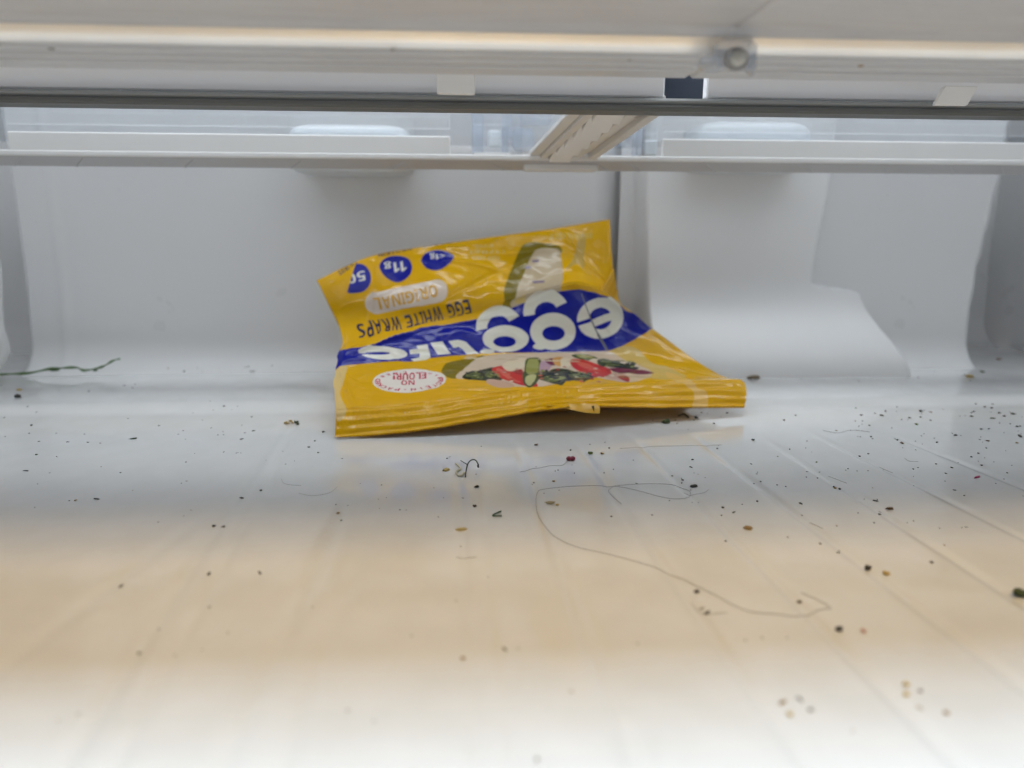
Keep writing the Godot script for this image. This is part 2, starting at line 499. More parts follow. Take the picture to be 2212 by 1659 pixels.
	poly(img, white, [1896, 812, 1862, 851, 1823, 881, 1780, 903, 1737, 920, 1693, 931, 1651, 938, 1611, 941, 1577, 940, 1550, 934, 1528, 922, 1513, 906, 1505, 887, 1505, 866, 1511, 844, 1524, 821, 1544, 800, 1571, 780, 1603, 762, 1643, 745, 1688, 729, 1736, 711, 1787, 691, 1839, 671, 1966, 552, 2018, 568, 1933, 709, 1921, 763])
	poly(img, blue, [1767, 830, 1755, 845, 1740, 858, 1721, 870, 1701, 879, 1680, 886, 1660, 890, 1640, 892, 1623, 891, 1608, 887, 1597, 882, 1590, 874, 1586, 864, 1586, 853, 1590, 841, 1598, 829, 1609, 818, 1624, 807, 1642, 797, 1663, 789, 1684, 783, 1706, 778, 1727, 776, 1745, 777, 1760, 782, 1770, 790, 1775, 802, 1773, 816])
	poly(img, white, [1537, 881, 1823, 844, 1846, 797, 1547, 849])
	poly(img, blue, [1485, 860, 1596, 847, 1603, 829, 1491, 842])
	poly(img, white, [1260, 742, 1268, 716, 1280, 689, 1295, 660, 1311, 643, 1329, 627, 1346, 606, 1362, 575, 1377, 545, 1399, 545, 1430, 585, 1455, 613, 1476, 631, 1493, 645, 1506, 659, 1516, 683, 1521, 706, 1522, 727, 1452, 741, 1451, 731, 1449, 722, 1444, 713, 1438, 705, 1431, 698, 1422, 692, 1413, 688, 1402, 686, 1392, 686, 1381, 688, 1370, 692, 1360, 698, 1351, 706, 1343, 715, 1336, 725, 1330, 735, 1327, 746])
	poly(img, white, [1476, 884, 1460, 905, 1438, 927, 1413, 947, 1385, 965, 1355, 979, 1327, 988, 1299, 990, 1275, 984, 1256, 970, 1241, 950, 1233, 926, 1230, 899, 1235, 872, 1246, 845, 1263, 820, 1284, 798, 1309, 780, 1337, 768, 1365, 761, 1393, 760, 1420, 765, 1444, 774, 1464, 787, 1479, 803, 1489, 822, 1491, 841, 1487, 862])
	poly(img, blue, [1416, 885, 1409, 894, 1400, 902, 1389, 909, 1376, 915, 1363, 919, 1349, 921, 1336, 921, 1324, 918, 1314, 913, 1306, 906, 1301, 897, 1299, 887, 1300, 877, 1304, 867, 1311, 857, 1320, 849, 1331, 842, 1344, 837, 1357, 835, 1371, 834, 1383, 836, 1395, 839, 1405, 844, 1413, 851, 1418, 858, 1420, 867, 1419, 876])
	poly(img, white, [1285, 959, 1281, 965, 1276, 970, 1269, 974, 1261, 978, 1253, 981, 1244, 982, 1235, 982, 1227, 980, 1219, 977, 1213, 973, 1209, 968, 1207, 962, 1206, 957, 1208, 951, 1212, 945, 1217, 940, 1224, 936, 1232, 933, 1241, 932, 1250, 931, 1259, 931, 1267, 933, 1274, 935, 1280, 939, 1284, 943, 1286, 948, 1286, 954])
	poly(img, white, [932, 783, 938, 751, 948, 718, 962, 684, 980, 652, 1000, 634, 1021, 613, 1042, 590, 1064, 571, 1088, 563, 1117, 569, 1148, 590, 1175, 615, 1197, 635, 1214, 652, 1225, 678, 1232, 706, 1234, 733, 1159, 757, 1157, 746, 1153, 735, 1147, 724, 1140, 715, 1130, 707, 1119, 702, 1107, 698, 1093, 697, 1080, 698, 1067, 703, 1054, 709, 1042, 718, 1031, 729, 1022, 741, 1014, 754, 1009, 767, 1005, 781])
	poly(img, white, [1214, 892, 1200, 912, 1181, 932, 1156, 950, 1129, 966, 1099, 979, 1069, 986, 1040, 988, 1014, 982, 990, 970, 971, 953, 957, 932, 948, 908, 946, 882, 950, 857, 961, 833, 978, 812, 1002, 795, 1030, 783, 1062, 776, 1094, 775, 1127, 779, 1156, 788, 1181, 800, 1201, 815, 1214, 833, 1221, 852, 1221, 872])
	poly(img, blue, [1132, 905, 1127, 913, 1118, 921, 1108, 928, 1095, 934, 1081, 937, 1066, 939, 1052, 939, 1038, 937, 1026, 932, 1016, 926, 1009, 918, 1004, 909, 1002, 899, 1004, 890, 1009, 881, 1017, 873, 1028, 866, 1040, 861, 1055, 858, 1070, 857, 1085, 858, 1099, 861, 1111, 866, 1122, 872, 1129, 879, 1133, 887, 1134, 896])
	poly(img, white, [984, 975, 981, 979, 977, 984, 971, 988, 963, 991, 955, 993, 946, 994, 937, 994, 928, 993, 920, 990, 913, 987, 908, 983, 904, 978, 903, 973, 903, 968, 906, 963, 910, 959, 916, 955, 923, 952, 932, 951, 941, 950, 950, 950, 959, 952, 967, 954, 974, 957, 979, 961, 983, 965, 984, 970])
	poly(img, white, [744, 840, 803, 839, 847, 865, 865, 916, 892, 983, 825, 984, 812, 927, 794, 903, 764, 908])
	poly(img, white, [636, 833, 710, 834, 735, 967, 658, 972])
	poly(img, white, [551, 846, 617, 846, 615, 959, 609, 998, 576, 1017, 505, 1018, 491, 986, 547, 973, 556, 933, 499, 928, 501, 883, 554, 883])
	poly(img, white, [482, 928, 475, 943, 461, 956, 441, 967, 416, 973, 387, 975, 357, 972, 326, 962, 296, 947, 268, 926, 243, 900, 221, 871, 203, 839, 192, 808, 189, 781, 193, 760, 206, 749, 225, 747, 250, 754, 279, 767, 311, 784, 343, 802, 376, 821, 407, 840, 435, 858, 457, 876, 472, 894, 481, 911])
	poly(img, blue, [376, 899, 374, 902, 368, 904, 359, 904, 347, 903, 334, 900, 319, 896, 303, 890, 287, 882, 272, 873, 258, 863, 247, 853, 238, 844, 233, 836, 231, 831, 233, 827, 239, 827, 248, 829, 260, 833, 274, 839, 289, 846, 305, 854, 321, 862, 337, 870, 350, 877, 361, 884, 370, 890, 375, 895])
	poly(img, blue, [184, 831, 266, 871, 266, 852, 184, 808])
	poly(img, crack, [1638, 685, 1607, 811, 1615, 810, 1647, 682])
	poly(img, crack, [1606, 812, 1583, 914, 1593, 912, 1617, 809])
	poly(img, crack, [1579, 915, 1568, 1029, 1587, 1021, 1597, 910])
	blob(img, blue, [309, 24, 351, 63, 364, 118, 345, 172, 292, 207, 237, 201, 183, 173, 178, 100, 252, 15])
	letters(img, "5", white, [305, 119, -50, -8, -10, 57])
	letters(img, "0", white, [245, 109, -50, -10, -11, 60])
	poly(img, yellow, [314, 14, 246, 108, 178, 185, 106, 159, 184, 0])
	blob(img, blue, [445, 86, 503, 51, 575, 51, 632, 83, 633, 135, 599, 183, 544, 212, 497, 210, 452, 169, 435, 125])
	letters(img, "1", white, [585, 126, -35, -3, -21, 60])
	letters(img, "1", white, [543, 123, -36, -3, -20, 59])
	letters(img, "g", white, [489, 111, -46, -5, -12, 39])
	blob(img, blue, [710, 106, 766, 67, 840, 64, 896, 96, 910, 138, 845, 179, 763, 199, 708, 172, 699, 134])
	letters(img, "<", white, [846, 114, -28, -2, -19, 38])
	letters(img, "1", white, [814, 112, -23, -1, -19, 38])
	letters(img, "g", white, [781, 109, -31, -2, -18, 37])
	letters(img, "C", navy, [304, 10, -15, 6, 5, 30])
	letters(img, "A", navy, [286, 15, -15, 5, 6, 35])
	letters(img, "L", navy, [270, 18, -13, 3, 5, 39])
	letters(img, "O", navy, [253, 21, -15, 4, 6, 43])
	letters(img, "R", navy, [236, 25, -16, 4, 6, 46])
	letters(img, "I", navy, [223, 28, -6, 2, 6, 45])
	letters(img, "E", navy, [211, 31, -14, 3, 5, 44])
	letters(img, "S", navy, [193, 35, -16, 3, 5, 43])
	letters(img, "P", navy, [674, 6, -32, 0, -10, 26])
	letters(img, "R", navy, [635, 9, -32, 4, -9, 30])
	letters(img, "O", navy, [597, 11, -32, 3, -9, 32])
	letters(img, "T", navy, [561, 13, -29, 2, -7, 34])
	letters(img, "E", navy, [527, 14, -29, 1, -7, 35])
	letters(img, "I", navy, [502, 14, -14, 0, -7, 35])
	letters(img, "N", navy, [476, 14, -32, -1, -6, 34])
	letters(img, "C", navy, [936, 3, -33, 0, -12, 13])
	letters(img, "A", navy, [896, 3, -33, 0, -12, 15])
	letters(img, "R", navy, [857, 4, -33, 0, -13, 16])
	letters(img, "B", navy, [818, 4, -33, 0, -12, 16])
	letters(img, "S", navy, [779, 4, -33, 0, -12, 17])
	letters(img, "N", pale, [1206, 98, -11, -1, -9, 26])
	letters(img, "E", pale, [1194, 97, -10, 0, -10, 26])
	letters(img, "T", pale, [1182, 96, -10, -1, -10, 26])
	letters(img, "W", pale, [1161, 94, -15, -1, -11, 27])
	letters(img, "T", pale, [1146, 93, -10, -1, -11, 26])
	letters(img, "6", pale, [1128, 92, -12, -1, -10, 26])
	letters(img, "O", pale, [1108, 90, -11, -1, -11, 27])
	letters(img, "Z", pale, [1095, 89, -11, -1, -11, 27])
	letters(img, "(", pale, [1255, 159, -20, -3, -10, 23])
	letters(img, "1", pale, [1224, 154, -31, -5, -10, 23])
	letters(img, "7", pale, [1180, 148, -43, -6, -11, 23])
	letters(img, "0", pale, [1130, 141, -42, -6, -11, 23])
	letters(img, "g", pale, [1080, 134, -42, -5, -12, 23])
	letters(img, ")", pale, [1042, 129, -21, -3, -12, 23])
	letters(img, "K", pale, [1200, 196, -19, -3, -10, 23])
	letters(img, "E", pale, [1178, 192, -17, -3, -10, 23])
	letters(img, "E", pale, [1158, 189, -18, -3, -10, 23])
	letters(img, "P", pale, [1135, 185, -20, -3, -11, 23])
	letters(img, "C", pale, [1101, 179, -20, -3, -11, 22])
	letters(img, "O", pale, [1077, 176, -20, -4, -11, 22])
	letters(img, "L", pale, [1055, 172, -17, -3, -12, 21])
	letters(img, "D", pale, [1034, 169, -20, -4, -12, 22])
	letters(img, "R", pale_dim, [1866, 111, -26, 0, -6, 38])
	letters(img, "E", pale_dim, [1837, 111, -22, 0, -6, 40])
	letters(img, "S", pale_dim, [1808, 111, -25, -1, -7, 42])
	letters(img, "E", pale_dim, [1781, 111, -22, 0, -8, 44])
	letters(img, "A", pale_dim, [1754, 110, -24, -1, -10, 46])
	letters(img, "L", pale_dim, [1726, 109, -21, -1, -11, 48])
	letters(img, "A", pale_dim, [1699, 108, -25, -1, -13, 50])
	letters(img, "B", pale_dim, [1669, 106, -26, -2, -15, 52])
	letters(img, "L", pale_dim, [1640, 103, -23, -2, -17, 54])
	letters(img, "E", pale_dim, [1613, 100, -23, -3, -18, 54])
	poly(img, pill, [317, 407, 718, 412, 722, 260, 337, 244])
	poly(img, pill, [391, 347, 384, 364, 374, 379, 362, 392, 348, 402, 333, 407, 317, 407, 302, 403, 289, 395, 277, 382, 268, 367, 262, 350, 259, 332, 260, 314, 264, 296, 271, 280, 281, 266, 293, 255, 307, 248, 321, 244, 336, 244, 351, 247, 364, 255, 376, 265, 386, 278, 392, 294, 395, 311, 395, 329])
	poly(img, pill, [783, 350, 778, 366, 771, 380, 760, 393, 748, 403, 734, 410, 719, 412, 704, 411, 690, 406, 677, 397, 666, 384, 658, 370, 653, 354, 652, 337, 654, 320, 660, 304, 668, 289, 679, 277, 692, 268, 706, 262, 721, 260, 736, 262, 749, 267, 761, 276, 771, 288, 778, 302, 783, 317, 784, 334])
	letters(img, "O", ochre, [693, 331, -51, 1, 0, 84])
	letters(img, "R", ochre, [634, 333, -50, 1, -2, 86])
	letters(img, "I", ochre, [591, 335, -21, 1, -2, 87])
	letters(img, "G", ochre, [548, 336, -51, 1, -4, 89])
	letters(img, "I", ochre, [506, 336, -22, 0, -6, 90])
	letters(img, "N", ochre, [461, 336, -54, -1, -7, 90])
	letters(img, "A", ochre, [396, 334, -55, -3, -9, 91])
	letters(img, "L", ochre, [337, 329, -45, -4, -9, 91])
	letters(img, "E", navy, [899, 504, -44, 2, 19, 139])
	letters(img, "G", navy, [844, 507, -49, 3, 19, 140])
	letters(img, "G", navy, [787, 510, -46, 3, 18, 140])
	letters(img, "W", navy, [699, 519, -61, 7, 20, 145])
	letters(img, "H", navy, [637, 526, -44, 5, 22, 149])
	letters(img, "I", navy, [600, 531, -19, 2, 23, 152])
	letters(img, "T", navy, [565, 534, -40, 4, 26, 153])
	letters(img, "E", navy, [517, 539, -40, 4, 28, 156])
	letters(img, "W", navy, [430, 542, -67, -1, 33, 158])
	letters(img, "R", navy, [361, 538, -49, -6, 34, 158])
	letters(img, "A", navy, [303, 529, -48, -8, 32, 155])
	letters(img, "P", navy, [245, 518, -49, -8, 29, 147])
	letters(img, "S", navy, [184, 507, -53, -8, 24, 136])
	poly(img, white_warm, [592, 1289, 578, 1320, 558, 1342, 530, 1361, 497, 1375, 460, 1384, 420, 1386, 380, 1384, 343, 1375, 310, 1361, 282, 1343, 259, 1321, 242, 1291, 233, 1255, 233, 1219, 242, 1186, 259, 1158, 285, 1135, 318, 1118, 357, 1109, 402, 1106, 449, 1109, 493, 1118, 532, 1134, 563, 1156, 584, 1184, 596, 1216, 598, 1252])
	letters(img, "N", red, [415, 1270, -31, -7, -15, 64])
	letters(img, "O", red, [379, 1262, -29, -7, -13, 64])
	letters(img, "F", red, [502, 1202, -24, -4, -27, 79])
	letters(img, "L", red, [473, 1197, -25, -4, -25, 78])
	letters(img, "O", red, [440, 1191, -29, -6, -24, 77])
	letters(img, "U", red, [405, 1184, -30, -5, -22, 76])
	letters(img, "R", red, [370, 1178, -29, -6, -19, 76])
	letters(img, "!", red, [347, 1172, -12, -3, -17, 76])
	letters(img, "P", red, [567, 1274, -3, 35, 27, 1])
	letters(img, "R", red, [559, 1304, -13, 30, 23, 11])
	letters(img, "O", red, [542, 1326, -19, 15, 20, 15])
	letters(img, "T", red, [516, 1341, -19, 9, 15, 21])
	letters(img, "E", red, [483, 1351, -21, 5, 10, 26])
	letters(img, "I", red, [446, 1356, -10, 1, 3, 29])
	letters(img, "N", red, [405, 1355, -25, -2, -3, 29])
	letters(img, "-", red, [365, 1348, -12, -3, -9, 29])
	letters(img, "P", red, [331, 1336, -20, -10, -14, 25])
	letters(img, "A", red, [301, 1319, -18, -12, -18, 20])
	letters(img, "C", red, [277, 1294, -14, -23, -21, 19])
	letters(img, "K", red, [262, 1263, -9, -28, -24, 9])
	letters(img, "E", red, [257, 1232, -1, -30, -24, -2])
	letters(img, "D", red, [261, 1202, 10, -30, -23, -11])
	letters(img, "L", red, [558, 1224, -5, -16, -18, 9])
	letters(img, "O", red, [539, 1191, -12, -14, -17, 15])
	letters(img, "W", red, [507, 1165, -22, -14, -14, 20])
	letters(img, "C", red, [414, 1138, -22, -2, -4, 22])
	letters(img, "A", red, [365, 1138, -20, 2, 2, 22])
	letters(img, "R", red, [323, 1147, -17, 7, 7, 19])
	letters(img, "B", red, [290, 1166, -14, 13, 11, 15])
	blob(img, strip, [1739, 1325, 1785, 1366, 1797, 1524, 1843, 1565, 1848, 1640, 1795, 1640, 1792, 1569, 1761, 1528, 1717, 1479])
	return img

# ---------------------------------------------------------------- the pouch
# rows from the front seal to the rear edge, six points each: photograph x, photograph y, distance into the bay
var pouch_share := [0.0, 0.08, 0.2, 0.38, 0.6, 0.7, 0.85, 1.0]
var pouch_rows := [
	[Vector3(722, 948, .319), Vector3(905, 930, .322), Vector3(1075, 902, .327), Vector3(1230, 880, .331), Vector3(1415, 880, .341), Vector3(1609, 880, .351)],
	[Vector3(724, 888, .330), Vector3(905, 874, .335), Vector3(1080, 852, .341), Vector3(1240, 838, .345), Vector3(1420, 828, .355), Vector3(1606, 824, .364)],
	[Vector3(722, 845, .346), Vector3(890, 830, .353), Vector3(1060, 815, .361), Vector3(1220, 808, .369), Vector3(1390, 800, .379), Vector3(1548, 806, .386)],
	[Vector3(724, 800, .365), Vector3(860, 779, .372), Vector3(1010, 770, .380), Vector3(1170, 764, .388), Vector3(1330, 752, .398), Vector3(1412, 712, .408)],
	[Vector3(730, 766, .378), Vector3(845, 722, .388), Vector3(985, 697, .398), Vector3(1110, 668, .405), Vector3(1250, 630, .412), Vector3(1350, 662, .425)],
	[Vector3(740, 728, .392), Vector3(850, 690, .405), Vector3(985, 665, .415), Vector3(1110, 640, .423), Vector3(1245, 608, .430), Vector3(1325, 645, .440)],
	[Vector3(715, 670, .412), Vector3(830, 628, .425), Vector3(970, 595, .433), Vector3(1090, 570, .440), Vector3(1215, 545, .446), Vector3(1322, 560, .450)],
	[Vector3(684, 605, .425), Vector3(800, 553, .435), Vector3(930, 530, .445), Vector3(1060, 512, .452), Vector3(1190, 494, .458), Vector3(1318, 473, .462)]]
var pouch_points := []

func pouch_at(s: float, t: float) -> Vector3:
	var i := mini(int(s * 5.0), 4)
	var a := s * 5.0 - i
	var j := 0
	while j < 6 and pouch_share[j + 1] <= t: j += 1
	var b: float = (t - pouch_share[j]) / (pouch_share[j + 1] - pouch_share[j])
	var r := []
	for k in [-1, 0, 1, 2]:
		var row: Array = pouch_points[clampi(j + k, 0, 7)]
		r.append(row[i].cubic_interpolate(row[i + 1], row[maxi(i - 1, 0)], row[mini(i + 2, 5)], a))
	return r[1].cubic_interpolate(r[2], r[0], r[3], b)

func pouch_row(k: float) -> float:       # a third of the rows for the ribbed seal
	return k * 0.3 if k < 0.3333 else 0.1 + (k - 0.3333) * 1.35

func crease(s: float, t: float, a: Vector2, b: Vector2, wide: float, high: float) -> float:
	var p := Vector2(s * 1.25, t)
	a.x *= 1.25
	b.x *= 1.25
	var ab := b - a
	var k := clampf((p - a).dot(ab) / ab.length_squared(), 0.0, 1.0)
	var d := p.distance_to(a + ab * k) / wide
	return 0.75 * high * (exp(-d * 2.2) * 1.15) * (1.0 - absf(2.0 * k - 1.0) * 0.6) if d < 4.0 else 0.0

func build_pouch() -> void:
	for row in pouch_rows:
		var out := []
		for p in row: out.append(at(p.x, p.y, p.z))
		pouch_points.append(out)
	var film := mat("printed_film", Color.WHITE, 0.18, 0.22)
	film.albedo_texture = ImageTexture.create_from_image(artwork())
	film.texture_repeat = false
	film.clearcoat_enabled = true
	film.clearcoat = 0.33
	film.clearcoat_roughness = 0.08
	film.backlight_enabled = true
	film.backlight = Color(0.4, 0.4, 0.4)
	var plain := mat("yellow_film", lin(0.73, 0.40, 0.002), 0.3)
	plain.backlight_enabled = true
	plain.backlight = Color(0.6, 0.6, 0.6)
	mat("dark_print", lin(0.02, 0.016, 0.015), 0.5)
	var fold := FastNoiseLite.new()
	fold.seed = 7
	fold.frequency = 2.6
	fold.fractal_type = FastNoiseLite.FRACTAL_RIDGED
	fold.fractal_octaves = 3
	var soft := FastNoiseLite.new()
	soft.seed = 3
	soft.frequency = 1.6
	var fine := []
	rng.seed = 77
	for k in 34:
		var a := Vector2(rng.randf_range(0.04, 0.96), rng.randf_range(0.12, 0.97))
		var turn := rng.randf_range(-0.5, 0.5) if k % 3 else rng.randf_range(0.9, 2.2)
		var b := a + Vector2(cos(turn), sin(turn)) * rng.randf_range(0.08, 0.26)
		fine.append([a, b.clamp(Vector2(0.01, 0.1), Vector2(0.99, 0.99)), rng.randf_range(0.0003, 0.0008) * (1.0 if k % 4 else -1.0)])
	var nu := 210
	var nv := 200
	var base := PackedVector3Array()
	for j in nv + 1:
		for i in nu + 1:
			base.append(pouch_at(float(i) / nu, pouch_row(float(j) / nv)))
	var root_at := base[nu / 2]
	root_at.y = 0.0
	var root := thing("food_pouch", root_at, "crumpled yellow plastic pouch of egg white wraps leaning upside down on the back wall", "package")
	var front := PackedVector3Array()
	var back := PackedVector3Array()
	for j in nv + 1:
		var t := pouch_row(float(j) / nv)
		for i in nu + 1:
			var s := float(i) / nu
			var at_ := j * (nu + 1) + i
			var du := base[at_ + (1 if i < nu else 0)] - base[at_ - (1 if i > 0 else 0)]
			var dv := base[at_ + (nu + 1 if j < nv else 0)] - base[at_ - (nu + 1 if j > 0 else 0)]
			var n := du.cross(dv).normalized()
			if n.dot(eye - base[at_]) < 0: n = -n
			var inner := smoothstep(0.06, 0.16, t) * smoothstep(0.0, 0.05, s) * smoothstep(1.0, 0.95, s) * smoothstep(1.0, 0.95, t)
			var h := 0.0
			h += inner * 0.0006 * fold.get_noise_2d(s * 1.3 + t * 0.5, t * 1.2)
			h += inner * 0.003 * soft.get_noise_2d(s * 0.8, t * 0.8)
			# creases that the film has taken
			h += crease(s, t, Vector2(0.08, 0.52), Vector2(0.34, 0.60), 0.022, 0.0030)
			h += crease(s, t, Vector2(0.34, 0.60), Vector2(0.62, 0.555), 0.020, 0.0022)
			h += crease(s, t, Vector2(0.62, 0.60), Vector2(0.80, 0.62), 0.020, 0.0024)
			h -= crease(s, t, Vector2(0.05, 0.60), Vector2(0.30, 0.74), 0.025, 0.0022)
			h += crease(s, t, Vector2(0.10, 0.66), Vector2(0.20, 0.97), 0.016, 0.0020)
			h -= crease(s, t, Vector2(0.30, 0.74), Vector2(0.70, 0.86), 0.018, 0.0016)
			h += crease(s, t, Vector2(0.40, 0.92), Vector2(0.62, 0.80), 0.014, 0.0018)
			h += crease(s, t, Vector2(0.55, 0.90), Vector2(0.95, 0.84), 0.014, 0.0014)
			h += crease(s, t, Vector2(0.82, 0.98), Vector2(0.86, 0.78), 0.016, 0.0022)
			h += crease(s, t, Vector2(0.86, 0.80), Vector2(1.0, 0.74), 0.014, 0.0018)
			h += crease(s, t, Vector2(0.86, 0.60), Vector2(0.80, 0.37), 0.008, 0.0013)
			h += crease(s, t, Vector2(0.70, 0.34), Vector2(0.97, 0.16), 0.020, 0.0020)
			h -= crease(s, t, Vector2(0.25, 0.30), Vector2(0.75, 0.20), 0.022, 0.0016)
			h += crease(s, t, Vector2(0.03, 0.34), Vector2(0.06, 0.10), 0.016, 0.0016)
			h += crease(s, t, Vector2(0.52, 0.09), Vector2(0.80, 0.20), 0.014, 0.0016)
			h += crease(s, t, Vector2(0.45, 0.09), Vector2(0.20, 0.17), 0.014, 0.0012)
			for c in fine:
				h += crease(s, t, c[0], c[1], 0.0075, c[2] * inner)
			# pressed ribs and tiny ripples of the seal
			var seal := smoothstep(0.10, 0.085, t)
			h += seal * (0.00042 * sin(t * TAU * 44.0 + 0.8 * soft.get_noise_2d(s * 3.0, 4.0)) * (0.6 + soft.get_noise_2d(s * 6.0, t * 9.0)) + 0.0004 * soft.get_noise_2d(s * 14.0, t * 3.0))
			if t > 0.045 and t < 0.085 and s < 0.62:
				h += 0.00025 * sin(s * 520.0 + 2.0 * sin(s * 37.0))
			var p := base[at_] + n * h
			p.y = maxf(p.y, 0.0012)
			if i == 0 or i == nu:
				p.x += 0.0003 * sin(t * 41.0) + 0.0004 * sin(t * 17.0)
			if j == 0:
				p += (base[at_] - base[at_ + nu + 1]).normalized() * 0.00035 * (1.0 if i % 2 else -1.0)
			front.append(p - root_at)
			var belly := smoothstep(0.06, 0.24, t) * smoothstep(1.0, 0.8, t) * smoothstep(0.0, 0.2, s) * smoothstep(1.0, 0.8, s)
			var q := base[at_] - n * (0.0006 + 0.030 * belly)
			q.y = maxf(q.y, 0.0009)
			q.z = maxf(q.z, -0.471)
			back.append(q - root_at)
	var shares := range(nv + 1).map(func(j): return pouch_row(float(j) / nv))
	var cut := 57
	put("bottom_seal", grid(front.slice(0, (cut + 1) * (nu + 1)), nu, cut, true, shares.slice(0, cut + 1)), film, root)
	put("front_film", grid(front.slice(cut * (nu + 1)), nu, nv - cut, true, shares.slice(cut)), film, root)
	put("back_film", grid(back, nu, nv, false), plain, root)
	# torn corner of the rear film hanging below the seal
	var flap := PackedVector3Array()
	for j in 4:
		for i in 9:
			var p := at(lerpf(1180, 1296 if j > 0 else 1288, i / 8.0), lerpf(872, 876.0 + 17.0 * smoothstep(0.0, 0.9, i / 8.0), j / 3.0), 0.3335 + 0.002 * sin(i * 0.9) - 0.0012 * j)
			flap.append(p - root_at)
	var torn := put("torn_flap", grid(flap, 8, 3, false), plain, root)
	var patch := PackedVector3Array()
	for j in 3:
		for i in 9:
			var u := i / 8.0
			var p := at(lerpf(1225, 1284, u), lerpf(877, 879.0 + 13.0 * u, j / 2.0) + 0.8 * sin(i * 2.1), 0.3322 - 0.0008 * j)
			patch.append(p - root_at)
	put("dark_tear", grid(patch, 8, 2, false), M.dark_print, torn)

# ---------------------------------------------------------------- walls, ledge, bins
func wall_depth(x: float, h: float) -> float:      # how far back the moulded rear wall stands
	var left := at(12, 600, 0.46).x - 0.002
	var right := at(2150, 600, 0.47).x
	var d := 0.476
	var r := 0.024
	if h < r:
		d -= r - sqrt(maxf(0.0, r * r - (r - h) * (r - h)))
	d -= 0.004 * smoothstep(0.075, 0.02, h)
	var side := maxf(smoothstep(left + 0.004, left - 0.008, x), smoothstep(right - 0.003 - 0.008 * smoothstep(0.14, 0.03, h), right + 0.006 - 0.008 * smoothstep(0.14, 0.03, h), x))
	d += 0.10 * side
	# upright recess left of the air duct cover
	var g0 := at(1285, 500, 0.475).x
	var g1 := at(1392, 500, 0.475).x
	d += 0.013 * smoothstep(g0 - 0.002, g0 + 0.022, x) * smoothstep(g1 + 0.003, g1 - 0.001, x) * smoothstep(0.0, 0.03, h)
	# faint press marks in the panel
	d -= 0.0012 * smoothstep(-0.002, 0.002, x - at(110, 500, 0.475).x) * smoothstep(0.008, 0.0, absf(x - at(110, 500, 0.475).x))
	return d

